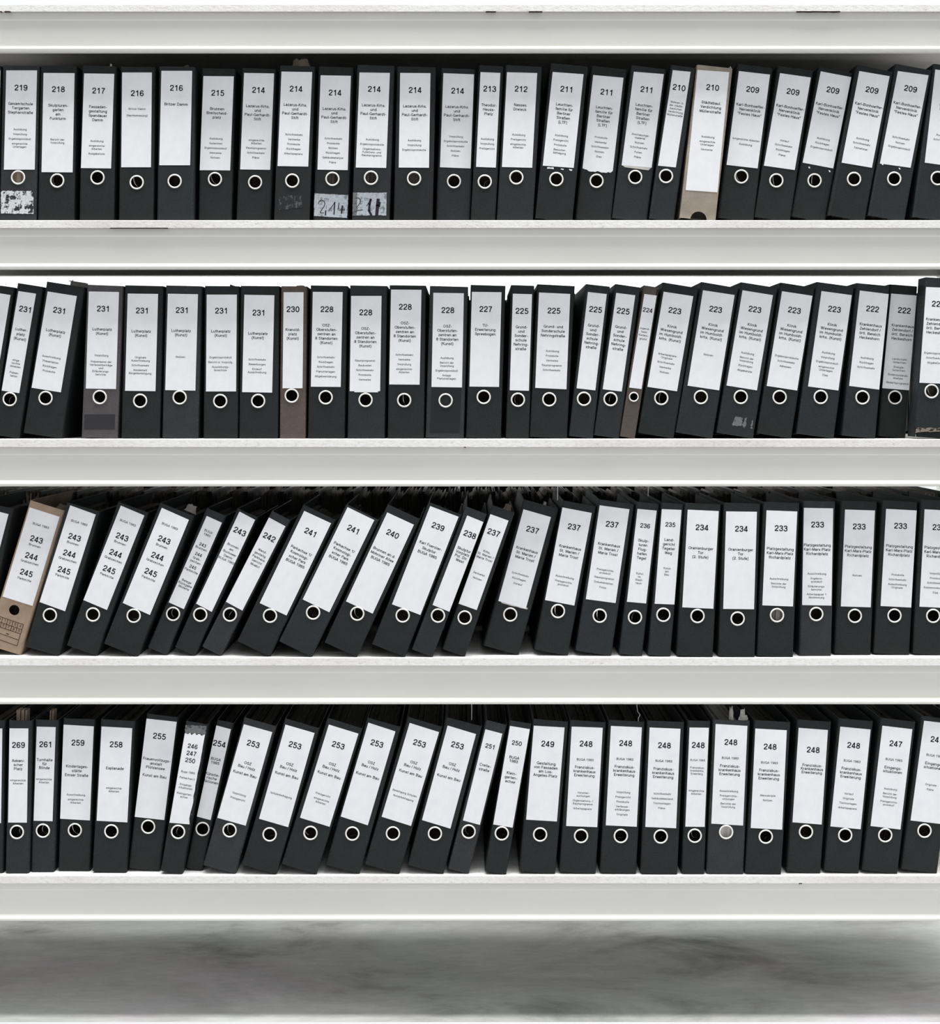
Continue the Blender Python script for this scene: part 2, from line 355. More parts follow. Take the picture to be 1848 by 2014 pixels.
_ARCH = [(.08, .40), (.14, .57), (.28, .655), (.42, .61), (.50, .45)]
_A = [[(.09, .50), (.14, .61), (.28, .655), (.42, .63), (.50, .51)], vst(.50, 0, .54), [(.50, .40), (.30, .37), (.12, .32), (.07, .19), (.14, .08), (.27, .065), (.42, .12), (.50, .25)]]
_O = [arc(.31, .36, .24, .295)]
_U = [vst(.08, .25, .72), [(.08, .27), (.10, .13), (.20, .065), (.34, .085), (.45, .16), (.50, .30)], vst(.50, 0, .72)]
_P = [vst(.09), hst(.93, .09, .36), [(.36, .93), (.54, .89), (.60, .71), (.54, .53), (.36, .47)], hst(.47, .09, .36)]
_DOTS = [vst(.17, .86, 1), vst(.41, .86, 1)]
LET = {
    'a': (.62, _A), 'b': (.64, [vst(.08), arc(.31, .36, .23, .295)]), 'c': (.58, [arc(.31, .36, .24, .295, 45, 315)]),
    'd': (.64, [vst(.52), arc(.29, .36, .23, .295)]), 'e': (.62, [arc(.31, .36, .24, .295, 0, 318), hst(.37, .08, .55)]),
    'f': (.34, [vst(.18, 0, .80), [(.18, .78), (.20, .89), (.27, .94), (.36, .94)], hst(.66, .03, .34)]),
    'g': (.64, [arc(.29, .36, .23, .295), vst(.52, 0, .72), [(.52, .02), (.50, -.13), (.40, -.21), (.25, -.22), (.10, -.15)]]),
    'h': (.62, [vst(.08), _ARCH, vst(.50, 0, .47)]), 'i': (.27, [vst(.12, 0, .72), vst(.12, .87, 1)]),
    'k': (.58, [vst(.08), [(.10, .26), (.48, .70)], [(.24, .42), (.52, 0)]]), 'l': (.27, [vst(.12)]),
    'm': (.97, [vst(.08, 0, .72), [(.08, .42), (.13, .58), (.25, .655), (.37, .61), (.43, .46)], vst(.43, 0, .48), [(.43, .42), (.48, .58), (.60, .655), (.72, .61), (.78, .46)], vst(.78, 0, .48)]),
    'n': (.62, [vst(.08, 0, .72), _ARCH, vst(.50, 0, .47)]), 'o': (.62, _O), 'p': (.64, [vst(.08, -.27, .72), arc(.31, .36, .23, .295)]),
    'r': (.38, [vst(.08, 0, .72), [(.08, .42), (.14, .57), (.24, .64), (.35, .645)]]),
    's': (.56, [[(.46, .52), (.40, .62), (.27, .655), (.13, .61), (.09, .51), (.14, .42), (.28, .36), (.43, .30), (.48, .19), (.42, .095), (.27, .065), (.12, .10), (.06, .21)]]),
    't': (.36, [vst(.18, .14, .92), [(.18, .17), (.20, .09), (.26, .065), (.34, .07)], hst(.66, .03, .33)]),
    'u': (.62, _U), 'v': (.54, zig((.04, .72), (.27, 0), (.50, .72))), 'w': (.78, zig((.03, .72), (.20, 0), (.39, .70), (.57, 0), (.75, .72))),
    'x': (.54, [[(.05, .72), (.48, 0)], [(.48, .72), (.05, 0)]]), 'y': (.54, [[(.04, .72), (.28, .02)], [(.50, .72), (.20, -.24)], hst(-.22, .07, .22)]),
    'z': (.54, zig((.06, .655), (.46, .655), (.06, .065), (.48, .065))),
    'ß': (.64, [vst(.08, 0, .76), [(.08, .72), (.12, .87), (.26, .94), (.42, .89), (.46, .76), (.38, .62), (.28, .55)], [(.28, .54), (.46, .45), (.54, .28), (.47, .11), (.28, .065)]]),
    'ä': (.62, _A + _DOTS), 'ö': (.62, _O + _DOTS), 'ü': (.62, _U + _DOTS),
    'A': (.74, [[(.04, 0), (.36, 1)], [(.36, 1), (.68, 0)], hst(.33, .15, .57)]),
    'B': (.72, [vst(.09), hst(.93, .09, .36), [(.35, .93), (.50, .90), (.56, .75), (.50, .60), (.35, .545)], hst(.545, .09, .38), [(.37, .545), (.55, .50), (.62, .31), (.54, .12), (.37, .07)], hst(.07, .09, .38)]),
    'C': (.78, [arc(.42, .5, .35, .43, 42, 318)]), 'D': (.78, [vst(.09), hst(.93, .09, .33), [(.32, .93), (.53, .86), (.65, .65), (.65, .35), (.53, .14), (.32, .07)], hst(.07, .09, .33)]),
    'E': (.68, [vst(.09), hst(.93, .09, .60), hst(.52, .09, .56), hst(.07, .09, .61)]), 'F': (.62, [vst(.09), hst(.93, .09, .58), hst(.50, .09, .52)]),
    'G': (.84, [arc(.42, .5, .35, .43, 42, 325), vst(.75, 0, .47), hst(.44, .45, .78)]), 'H': (.76, [vst(.09), vst(.65), hst(.52, .09, .65)]), 'I': (.28, [vst(.13)]),
    'J': (.56, [vst(.44, .28, 1), [(.44, .30), (.40, .13), (.26, .065), (.12, .12), (.07, .30)]]), 'K': (.70, [vst(.09), [(.60, 1), (.10, .42)], [(.26, .58), (.64, 0)]]),
    'L': (.60, [vst(.09), hst(.07, .09, .57)]), 'M': (.87, [vst(.09), vst(.76), [(.11, .97), (.425, .05)], [(.425, .05), (.74, .97)]]), 'N': (.76, [vst(.09), vst(.65), [(.11, .97), (.63, .03)]]),
    'O': (.84, [arc(.42, .5, .35, .43)]), 'P': (.70, _P), 'R': (.76, _P + [[(.36, .47), (.64, 0)]]),
    'S': (.72, [[(.61, .70), (.54, .86), (.36, .93), (.18, .88), (.11, .74), (.17, .60), (.37, .52), (.57, .44), (.65, .28), (.57, .12), (.38, .07), (.18, .11), (.07, .29)]]),
    'T': (.66, [vst(.34), hst(.93, .03, .65)]), 'U': (.76, [vst(.09, .32, 1), [(.09, .34), (.13, .15), (.37, .065), (.61, .15), (.65, .34)], vst(.65, .32, 1)]),
    'V': (.70, zig((.04, 1), (.35, 0), (.66, 1))), 'W': (.96, zig((.03, 1), (.25, 0), (.48, .97), (.71, 0), (.93, 1))), 'Z': (.66, zig((.07, .93), (.58, .93), (.06, .07), (.62, .07))),
    '-': (.40, [hst(.34, .05, .34)]), '.': (.30, [vst(.12, 0, .15)]), ':': (.30, [vst(.12, 0, .15), vst(.12, .55, .70)]), '/': (.32, [[(.02, -.02), (.30, 1)]]),
    '(': (.36, [[(.30, 1.02), (.17, .80), (.11, .40), (.17, 0), (.30, -.25)]]), ')': (.36, [[(.06, 1.02), (.19, .80), (.25, .40), (.19, 0), (.06, -.25)]]),
    '"': (.40, [vst(.10, .68, 1), vst(.27, .68, 1)]), ' ': (.30, []),
}


def lettering(body, thick=0.15, wide=1.12, gap=0.07):
    """sans letters drawn as even strokes, one cap-height tall"""
    V, F, x0 = [], [], 0.0
    for ch in body:
        w, strokes = LET[ch] if ch in LET else (.66, NUM[ch])
        for p in strokes: stroke(V, F, [((x * wide) + x0, y) for x, y in p], thick)
        x0 += w * wide + gap
    return [(x * CAP, y * CAP) for x, y in V], F


def stroke(V, F, path, thick):
    p = path
    closed = len(p) > 3 and math.dist(p[0], p[-1]) < 1e-4
    if 3 < len(p) < 12:
        q = []
        for i in range(len(p) - 1):
            a = p[i - 1] if i else p[0]; b2, c = p[i], p[i + 1]
            d2 = p[i + 2] if i + 2 < len(p) else p[-1]
            for t in (0, .5):
                q.append(tuple(.5 * (2 * b2[k] + (c[k] - a[k]) * t + (2 * a[k] - 5 * b2[k] + 4 * c[k] - d2[k]) * t * t + (3 * b2[k] - a[k] - 3 * c[k] + d2[k]) * t ** 3) for k in (0, 1)))
        q.append(p[-1]); p = q
    n = len(p); o = len(V)
    for i, (x, y) in enumerate(p):
        a = p[i - 1] if i else (p[-2] if closed else p[0]); c = p[i + 1] if i + 1 < n else (p[1] if closed else p[-1])
        tx, ty = c[0] - a[0], c[1] - a[1]; L = math.hypot(tx, ty) or 1e-9
        nx, ny = -ty / L * thick / 2, tx / L * thick / 2
        V += [(x + nx, y + ny), (x - nx, y - ny)]
    F += [(o + 2 * i, o + 2 * i + 1, o + 2 * i + 3, o + 2 * i + 2) for i in range(n - 1)]


def numeral(body, thick=0.176):
    V, F = [], []
    for ci, ch in enumerate(body):
        for path in NUM[ch]:
            p = path
            if len(p) > 3:
                q = []
                closed = math.dist(p[0], p[-1]) < 1e-4
                for i in range(len(p) - 1):
                    a = p[i - 1] if i else (p[-2] if closed else p[0]); b2, c = p[i], p[i + 1]
                    d2 = p[i + 2] if i + 2 < len(p) else (p[1] if closed else p[-1])
                    for t in (0, .25, .5, .75):
                        q.append(tuple(.5 * (2 * b2[k] + (c[k] - a[k]) * t + (2 * a[k] - 5 * b2[k] + 4 * c[k] - d2[k]) * t * t + (3 * b2[k] - a[k] - 3 * c[k] + d2[k]) * t ** 3) for k in (0, 1)))
                q.append(p[-1]); p = q
            else: closed = False
            n = len(p); o = len(V)
            for i, (x, y) in enumerate(p):
                a = p[i - 1] if i else (p[-2] if closed else p[0]); c = p[i + 1] if i + 1 < n else (p[1] if closed else p[-1])
                tx, ty = c[0] - a[0], c[1] - a[1]; L = math.hypot(tx, ty)
                nx, ny = -ty / L * thick / 2, tx / L * thick / 2
                V += [((x + nx + ci * .775) * CAP, (y + ny) * CAP), ((x - nx + ci * .775) * CAP, (y - ny) * CAP)]
            F += [(o + 2 * i, o + 2 * i + 1, o + 2 * i + 3, o + 2 * i + 2) for i in range(n - 1)]
    return V, F


# text classes: cap height in crop units (photo pixels x 3.85), width stretch, stroke weight
CLS = {'N': (44.0, 0.99, 0.024), 'n': (34.0, 0.99, 0.022), 'm': (21.0, 1.0, 0.172), 's': (15.3, 1.0, 0.145),
       'k': (18.0, 1.0, 0.155), 'b': (17.5, 1.0, 0.155)}

# ------------------------------------------------------------------ binder data
# crop units: photo x = x0 + x / 3.85, photo y = y0 + y / 3.85 ; x0 by crop letter, y0 by row
X0 = {'A': 0.0, 'B': 460.0, 'C': 920.0, 'D': 1368.0}
Y0 = [90.0, 520.0, 945.0, 1375.0]
Q = 1848 / 480.0
LAZ = ('m', 32.5, 'Lazarus-Krhs.|und|Paul-Gerhardt-|Stift')
KB = ('m', 33, 'Karl-Bonhoeffer-|Nervenklinik|"Festes Haus"')
LTF = ('m', 33, 'Leuchten-|familie für|Berliner|Straßen|(LTF)')
OSZ = ('m', 33, 'OSZ-|Oberstufen-|zentren an|8 Standorten|(Kunst)')
LUT = ('m', 32, 'Lutherplatz|(Kunst)')
GS = ('m', 33, 'Grund-|und|Sonder-|schule|Nehring-|straße')
KW = ('m', 33, 'Klinik|Wiesengrund|im Humboldt-|krhs. (Kunst)')
KZ = ('m', 33, 'Krankenhaus|Zehlendorf /|örtl. Bereich|Heckeshorn')
KSM = ('m', 33, 'Krankenhaus|St. Marien /|Maria Trost')
PLK = ('m', 32.5, 'Platzgestaltung|Karl-Marx-Platz|Richardplatz')
OBH = ('m', 32, 'OSZ|Bau / Holz')
FRK = ('m', 30.5, 'Franziskus-|krankenhaus|Erweiterung')
BUG = ('b', 30, 'BUGA 1983')
PAR = ('m', 32, 'Parkachse 1/|Kosmologi-|scher Park|BUGA 1985')
EA = 'eingereichte|~Arbeiten'


def T(y, t): return (y,) + t
def s_(y, txt, sp=36): return (y, 's', sp, txt)
def m_(y, txt, sp=33): return (y, 'm', sp, txt)


def bug(y1, *rest):  # the 243 / 244 / 245 labels
    a, b1, c1, b2, c2, b3, c3 = (y1,) + rest
    return [(a, 'b', 30, 'BUGA 1983'), (b1, 'N', 30, '243'), (c1, 'k', 30, 'Brunnen'), (b2, 'N', 30, '244'), (c2, 'k', 30, 'Grabzeichen'), (b3, 'N', 30, '245'), (c3, 'k', 30, 'Parkmitte')]


# row, crop, number, number centre, label TL TR BL, spine TL TR BL BR, ring, lines, options
B = []
def R(row, crop, num, nc, lab, sp, ring, lines, trait, **o): B.append((row, crop, num, nc, lab, sp, ring, lines, trait, o))


# ---- top shelf
R(0, 'A', '', None, (-225, 187, 4, 187, -240, 938), (-250, 150, 6, 150, -280, 1320, -14, 1320), None, [], 'cut by the left edge of the picture')
R(0, 'A', '219', (160, 318), (48, 187, 281, 187, 30, 938), (20, 150, 297, 152, -8, 1320, 276, 1320), (137, 997), [m_(441, 'Gesamtschule|Tiergarten|Stephanstraße'), s_(635, 'Auslobung|Vorprüfung|Ergebnisprotokoll|eingereichte|~Unterlagen')], 'with torn white sticker remains at its foot', mat='charcoal', paper='tan')
R(0, 'A', '218', (443, 330), (330, 206, 565, 208, 315, 957), (308, 150, 578, 152, 282, 1320, 562, 1320), (433, 1021), [m_(454, 'Skulpturen-|garten|am|Funkturm'), s_(712, 'Bericht der|~Vorprüfung')], '')
R(0, 'A', '217', (747, 341), (637, 210, 865, 213, 613, 926), (622, 152, 880, 156, 597, 1320, 862, 1320), (738, 998), [m_(465, 'Fassaden-|gestaltung|Spandauer|Damm'), s_(723, 'Auslobung|eingereichte|~Arbeiten|Ausgabeliste')], '')
R(0, 'A', '216', (1040, 360), (925, 203, 1150, 203, 918, 920), (914, 160, 1172, 160, 895, 1320, 1162, 1320), (1035, 1034), [s_(480, 'Britzer Damm|(Nachbetreuung)', 50)], 'with the lower number')
R(0, 'A', '216', (1336, 320), (1222, 190, 1455, 190, 1206, 905), (1210, 157, 1470, 159, 1180, 1320, 1468, 1320), (1322, 1025), [m_(445, 'Britzer Damm')], 'one line under its number', mat='slate')
R(0, 'A', '215', (1649, 358), (1540, 230, 1770, 232, 1512, 942), (1530, 172, 1776, 174, 1495, 1320, 1755, 1320), (1627, 1010), [m_(480, 'Brunnen|Breitscheid-|platz', 32), s_(705, 'Auslobung|Gutachten|Ergebnisprotokoll|Vermerke|Notizen')], '', d=0.036)
R(0, 'B', '214', (186, 336), (77, 206, 304, 210, 47, 936), (64, 172, 318, 174, 12, 1320, 284, 1320), (160, 1034), [T(460, LAZ), s_(717, 'eingereichte|~Arbeiten|Raumprogramm|Schriftverkehr|Pläne')], 'with greyish label', d=0.036)
R(0, 'B', '214', (470, 327), (360, 196, 592, 200, 330, 911), (352, 152, 607, 154, 295, 1320, 574, 1320), (441, 1022), [T(450, LAZ), s_(675, 'Schriftverkehr|Vermerke|Protokolle|Rückfragen|Arbeitspapiere')], 'with scrap of brown paper on top')
R(0, 'B', '214', (765, 356), (656, 224, 885, 228, 632, 938), (645, 160, 900, 162, 592, 1320, 870, 1320), (745, 1008), [T(480, LAZ), s_(705, 'Schriftverkehr|Protokolle|Notizen|Rückfragen|Gebäudeanalyse|Pläne')], 'with handwritten 214 sticker at its foot', d=0.03, paper='dark')
R(0, 'B', '214', (1062, 329), (950, 203, 1180, 206, 922, 922), (938, 148, 1210, 150, 886, 1320, 1182, 1320), (1037, 1000), [T(453, LAZ), s_(712, 'Auslobung|Ergebnisprotokolle|Organisations-|~Funktions- und|~Raumprogramm')], 'with handwritten 211 sticker at its foot', mat='slate', paper='dark')
R(0, 'B', '214', (1371, 336), (1258, 206, 1487, 208, 1247, 922), (1235, 158, 1528, 162, 1207, 1320, 1502, 1320), (1363, 1005), [T(460, LAZ), s_(718, 'Auslobung|Vorprüfung|Ergebnisprotokolle')], 'without a sticker', paper='dark')
R(0, 'B', '214', (1693, 342), (1585, 208, 1817, 217, 1559, 920), (1568, 172, 1832, 176, 1527, 1320, 1790, 1320), (1665, 1026), [T(465, LAZ), s_(690, 'Vorprüfung|Ergebnisprotokolle|Schriftverkehr|Notizen|Pläne')], 'beside the narrow 213', mat='slate', d=0.036)
R(0, 'C', '213', (165, 327), (95, 200, 245, 206, 61, 917), (85, 150, 268, 153, 17, 1318, 210, 1318), (127, 1029), [m_(452, 'Theodor-|Heuss-|Platz'), s_(708, 'Auslobung|Vorprüfung|Preisgericht')], 'narrow')
R(0, 'C', '212', (402, 328), (295, 201, 524, 207, 257, 918), (288, 150, 562, 156, 216, 1316, 494, 1320), (366, 997), [m_(451, 'Nasses|Dreieck'), s_(676, 'Auslobung|Preisgericht|' + EA)], '', mat='slate')
R(0, 'C', '211', (744, 330), (641, 199, 875, 216, 566, 908), (625, 133, 910, 155, 510, 1300, 790, 1320), (669, 1010), [T(450, LTF), s_(682, 'Auslobung|Preisgericht|Protokolle|Besucher-|~befragung')], 'with white specks under its label')
R(0, 'C', '211', (1047, 352), (948, 222, 1177, 243, 867, 927), (932, 155, 1207, 178, 814, 1300, 1087, 1320), (973, 1023), [T(472, LTF), s_(697, 'Protokolle|Vermerke|Schriftverkehr|Notizen|Dias')], 'with label torn along its bottom', d=0.034)
R(0, 'C', '211', (1350, 333), (1255, 197, 1482, 215, 1163, 905), (1238, 152, 1500, 175, 1085, 1300, 1362, 1320), (1266, 994), [T(454, LTF), s_(677, 'Anschauungs-|~material|Notizen|Schriftverkehr|Folien|Pläne')], 'double label, beside narrow 210', mat='slate', d=0.032)
R(0, 'C', '210', (1598, 318), (1550, 185, 1685, 198, 1438, 908), (1543, 148, 1722, 166, 1370, 1300, 1566, 1320), (1499, 987), [s_(432, 'Wohnen in|~der städte-|~baulichen|~Verdichtung|~Müllerstraße')], 'narrow', mat='slate')
R(0, 'D', '210', (127, 317), (12, 183, 252, 200, -77, 1093), (8, 150, 282, 165, -120, 1310, 150, 1324), None, [m_(435, 'Städtebaul.|Verdichtung|Müllerstraße'), s_(692, 'Auslobung|eingereichte|~Unterlagen|Vermerke')], 'with half-round notch at its foot', mat='beige', notch=(20, 1318, 62), d=0.02)
R(0, 'D', '209', (430, 333), (326, 192, 561, 219, 232, 902), (314, 140, 590, 167, 170, 1290, 440, 1320), (344, 990), [T(457, KB), s_(713, 'eingereichte Arbeiten|Auslobung')], 'standing right of the beige binder', d=0.03)
R(0, 'D', '209', (735, 350), (637, 208, 870, 241, 515, 908), (614, 155, 897, 190, 447, 1290, 712, 1320), (609, 1020), [T(469, KB), s_(722, 'Vorlauf|Schriftverkehr|Rückfragen|Pläne')], 'with the lowest label', d=0.03)
R(0, 'D', '209', (1037, 338), (945, 194, 1176, 238, 808, 885), (925, 160, 1198, 208, 724, 1280, 985, 1318), (898, 1020), [T(457, KB), s_(707, 'Auslobung|Rückfragen|Ergebnisprotokoll')], 'worn white spots under label', d=0.034)
R(0, 'D', '209', (1333, 337), (1237, 192, 1466, 231, 1103, 885), (1212, 150, 1500, 192, 1000, 1282, 1280, 1318), (1197, 1009), [T(455, KB), s_(708, 'Auslobung|Schriftverkehr|Teilnehmer')], 'with pale scuffed lower left corner')
R(0, 'D', '209', (1625, 327), (1529, 192, 1761, 224, 1393, 892), (1513, 145, 1790, 180, 1300, 1280, 1588, 1318), (1501, 1007), [T(450, KB), s_(702, 'Schriftverkehr|Notizen|Ergebnisprotokoll')], 'with the brightest label', mat='slate')
R(0, 'D', '209', (1908, 327), (1812, 180, 2044, 212, 1732, 885), (1800, 138, 2075, 172, 1637, 1282, 1925, 1320), (1830, 1003), [m_(450, 'Neubau|Hansa-'), s_(680, 'Auslobung|Schriftverkehr')], 'cut by right picture edge', mat='slate', nonum=1)
# ---- second shelf
R(1, 'A', '', None, (-145, 196, 80, 232, -265, 925), (-165, 140, 115, 172, -310, 1290, -65, 1322), None, [], 'cut by the left edge of the picture')
R(1, 'A', '231', (190, 340), (140, 202, 273, 222, 13, 955), (130, 142, 325, 168, -50, 1295, 142, 1322), (74, 1020), [m_(496, 'Luther-|platz|(Kunst)', 35), s_(727, 'einge-|~reichte|~Arbeiten', 36), s_(822, 'Präsen-|~tation')], 'narrow and leaning')
R(1, 'A', '231', (448, 349), (361, 205, 582, 240, 240, 934), (352, 132, 640, 170, 172, 1283, 464, 1322), (345, 1012), [T(507, LUT), s_(703, 'Ausschreibung|Präsentation|Rückfragen|Protokolle')], 'leaning, with metal clip lying on top')
R(1, 'A', '231', (779, 336), (673, 205, 901, 209, 650, 940), (660, 157, 930, 160, 612, 1322, 890, 1322), (755, 1005), [T(493, LUT), s_(691, 'Vorprüfung', 36), s_(739, 'Präsentation der|~Verfasserbeiträge|~und|~Erläuterungs-|~berichte')], 'dark patch below its ring', mat='grey')
R(1, 'A', '231', (1074, 350), (967, 221, 1197, 224, 947, 957), (945, 160, 1235, 162, 914, 1322, 1210, 1322), (1061, 1033), [T(508, LUT), s_(706, 'Originale|~Ausschreibung|Schriftverkehr|Sonderheft|~Bürgerbeteiligung')], 'right of the faded grey binder')
R(1, 'A', '231', (1376, 347), (1271, 222, 1499, 226, 1251, 952), (1252, 160, 1530, 164, 1227, 1322, 1498, 1322), (1360, 1007), [T(504, LUT), s_(702, 'Notizen')], 'listing only Notizen', mat='charcoal')
R(1, 'A', '231', (1673, 351), (1565, 229, 1793, 229, 1559, 962), (1552, 163, 1808, 165, 1535, 1322, 1803, 1322), (1667, 1035), [T(508, LUT), s_(706, 'Ergebnisprotokoll|Bericht d. Vorprüfg.|Ausstellungs-|~broschüre')], 'torn flap sticking up behind')
R(1, 'B', '231', (185, 366), (79, 230, 306, 234, 62, 967), (48, 162, 345, 165, 38, 1322, 333, 1322), (183, 1034), [T(525, LUT), s_(722, 'Schriftverkehr|Bewerbungen|Entwurf|~Ausschreibung')], 'left of narrow brown binder')
R(1, 'B', '230', (447, 340), (376, 211, 527, 211, 368, 938), (358, 165, 550, 166, 342, 1322, 544, 1322), (437, 994), [m_(496, 'Kranold-|platz|(Kunst)')], 'narrow', mat='brown')
R(1, 'B', '228', (704, 340), (597, 208, 823, 210, 582, 926), (580, 160, 858, 162, 557, 1322, 838, 1322), (694, 1007), [T(463, OSZ), s_(705, 'Schriftverkehr|Rückfragen|Schriftverkehr|Planunterlagen|Abgabeerklärung')], 'right of narrow brown binder')
R(1, 'B', '228', (998, 364), (887, 239, 1117, 239, 876, 960), (878, 160, 1160, 162, 858, 1322, 1140, 1322), (996, 1026), [T(488, OSZ), s_(730, 'Raumprogramm|Baukosten|Schriftverkehr|Protokolle|Vermerke')], 'with its label touching the ring', mat='slate')
R(1, 'B', '228', (1297, 322), (1189, 191, 1419, 193, 1175, 909), (1175, 158, 1455, 160, 1165, 1322, 1436, 1322), (1288, 1028), [T(446, OSZ), s_(686, 'Schriftverkehr|Vermerke|Vorprüfung|' + EA)], 'with the highest label')
R(1, 'B', '228', (1619, 347), (1509, 215, 1740, 219, 1495, 928), (1480, 163, 1775, 170, 1452, 1322, 1737, 1322), (1602, 1030), [T(470, OSZ), s_(710, 'Auslobung|Bericht der|~Vorprüfung|Ergebnisprotokoll|Anlage|~Planunterlagen')], 'black panel framed by greyer edges', mat='charcoal')
R(1, 'C', '227', (135, 339), (30, 208, 254, 211, 11, 925), (20, 157, 285, 160, -15, 1322, 250, 1322), (119, 1004), [m_(463, 'TU-|Erweiterung|Spreebogen')], '')
R(1, 'C', '225', (409, 353), (340, 222, 485, 226, 316, 953), (322, 157, 510, 161, 290, 1322, 462, 1322), (378, 1025), [T(476, GS)], 'narrow and upright')
R(1, 'C', '225', (651, 351), (538, 213, 774, 224, 509, 935), (522, 150, 810, 164, 463, 1312, 750, 1322), (615, 1022), [m_(473, 'Grund- und|Sonderschule|Nehringstraße', 34), s_(658, 'Auslobung|Protokolle|Vermerke|Raumprogramm|Schriftverkehr')], 'wide')
R(1, 'C', '225', (966, 342), (908, 209, 1050, 225, 822, 938), (888, 148, 1090, 170, 770, 1300, 950, 1320), (878, 1018), [T(465, GS)], 'narrow, leaning against the wide 225', mat='slate')
R(1, 'C', '225', (1175, 354), (1122, 216, 1266, 234, 1020, 945), (1108, 147, 1310, 175, 944, 1298, 1146, 1320), (1079, 1020), [T(477, GS)], 'narrow, leaning beside slim 224', mat='slate')
R(1, 'C', '224', (1360, 347), (1335, 224, 1428, 236, 1220, 932), (1327, 158, 1450, 176, 1150, 1302, 1262, 1320), (1255, 1003), [(487, 's', 26, 'Jugend-|heim|Kiefern-|grund')], 'slim, with small ring', mat='taupe', small=1, ncls='n')
R(1, 'C', '223', (1566, 351), (1481, 207, 1705, 241, 1358, 927), (1467, 138, 1755, 178, 1295, 1278, 1550, 1318), (1463, 1012), [T(473, KW), s_(687, 'Arbeitspapiere|~Originale|Schriftverkehr|Vermerke|Notizen')], 'leaning beside slim brown 224')
R(1, 'D', '223', (150, 341), (54, 196, 293, 232, -63, 918), (42, 133, 325, 180, -155, 1278, 127, 1318), (38, 1005), [T(461, KW), s_(687, 'Notizen')], 'listing only Notizen', mat='slate')
R(1, 'D', '223', (447, 341), (353, 196, 583, 233, 232, 917), (338, 135, 625, 178, 162, 1275, 432, 1318), (340, 1004), [T(461, KW), s_(675, 'Auslobung|Bericht der|~Vorprüfung|Rückfragen|Abgabeliste')], 'with grey tape remains at its foot', mat='slate')
R(1, 'D', '223', (746, 348), (652, 203, 882, 238, 536, 920), (635, 140, 910, 175, 470, 1275, 718, 1318), (634, 1005), [T(468, KW), s_(703, 'Ergebnisprotokolle|Schriftverkehr|Adressen')], 'with evenly greyish label')
R(1, 'D', '223', (1049, 340), (951, 202, 1180, 233, 849, 924), (922, 135, 1195, 168, 758, 1275, 1052, 1318), (945, 1004), [T(459, KW), s_(672, 'Auslobung|Vorprüfung|Ergebnisprotokoll|eingereichte|~Unterlagen|Dias')], 'standing left of the 222s', mat='slate')
R(1, 'D', '222', (1337, 338), (1241, 198, 1468, 226, 1160, 920), (1214, 140, 1472, 165, 1112, 1285, 1358, 1318), (1261, 1007), [T(461, KZ), s_(711, 'Auslobung|Rückfragen|Schriftverkehr')], 'with bright label', mat='slate')
R(1, 'D', '222', (1577, 349), (1477, 221, 1693, 238, 1410, 937), (1474, 152, 1708, 168, 1372, 1290, 1628, 1318), (1507, 1007), [T(468, KZ), s_(720, 'Landschaftl.|~Gutachten|Energie-|~Gutachten|Bodenzustands-|~analyse|Bedarfsprogramm')], 'pushed back into shadow', d=0.045)
R(1, 'D', '222', (1834, 300), (1720, 170, 1950, 180, 1675, 895), (1708, 95, 1990, 112, 1626, 1310, 1905, 1322), (1784, 960), [T(420, KZ), s_(675, 'Ergebnisprotokoll|Schriftverkehr|Abgabeliste')], 'torn foot, cut by picture edge', mat='slate', cut=0.0185, d=0.002, deep=0.045)
# ---- third shelf
R(2, 'A', '', None, (-165, 195, 65, 255, -345, 890), (-180, 150, 100, 215, -420, 1240, -140, 1325), None, [], 'cut by the left edge of the picture')
R(2, 'A', '243', (278, 447), (225, 203, 452, 275, 20, 878), (222, 148, 498, 232, -110, 1258, 152, 1323), (107, 982), bug(341, 447, 495, 575, 622, 700, 750), 'with printed number grid', mat='kraft', plain=1)
R(2, 'A', '243', (566, 430), (532, 188, 725, 258, 300, 920), (512, 158, 748, 242, 190, 1250, 450, 1330), (378, 1020), bug(320, 430, 477, 555, 602, 681, 727), 'leaning against the brown binder', lw=225)
R(2, 'A', '243', (926, 428), (915, 190, 1093, 265, 632, 905), (905, 158, 1112, 248, 492, 1245, 745, 1330), (704, 1015), bug(320, 428, 474, 553, 600, 676, 722), 'with dull ring')
R(2, 'A', '243', (1244, 450), (1225, 207, 1430, 298, 930, 927), (1216, 166, 1460, 272, 775, 1245, 1045, 1335), (1012, 1024), bug(346, 450, 498, 575, 620, 697, 743), 'leaning beside the narrow greyish-labelled one')
R(2, 'A', '243', None, (1565, 268, 1680, 320, 1277, 922), (1562, 205, 1712, 272, 1115, 1268, 1262, 1325), (1310, 1010), [(388, 'k', 26, 'BUGA|1985'), (488, 'n', 26, '243'), (516, 'k', 26, 'Brunnen'), (560, 'n', 26, '244'), (592, 'k', 26, 'Grab-|zeichen'), (656, 'n', 26, '245'), (686, 'k', 26, 'Parkmitte'), (765, 'k', 24, 'Belege|Rückgabe|Modelle')], 'narrow, with greyish label', ref=(1535, 488), mat='slate', nsc=0.72)
R(2, 'A', '243', (1816, 387), (1813, 235, 1931, 298, 1485, 932), (1800, 212, 1945, 278, 1315, 1268, 1482, 1330), (1516, 1016), [(497, 'k', 27, 'Brunnen|am|Buckower|Damm|BUGA 1983')], 'narrow, with white label')
R(2, 'B', '242', (268, 430), (265, 280, 390, 347, -61, 918), (278, 230, 438, 302, -239, 1265, -106, 1330), (-31, 1015), [(535, 'k', 27, 'Wand-|gestaltg.|Parkhaus|Gericht|Moabit')], 'narrow and leaning', mat='charcoal')
R(2, 'B', '241', (578, 392), (532, 230, 735, 324, 195, 928), (526, 186, 770, 298, 14, 1230, 275, 1335), (273, 1024), [T(533, PAR)], 'with its ring under the label corner')
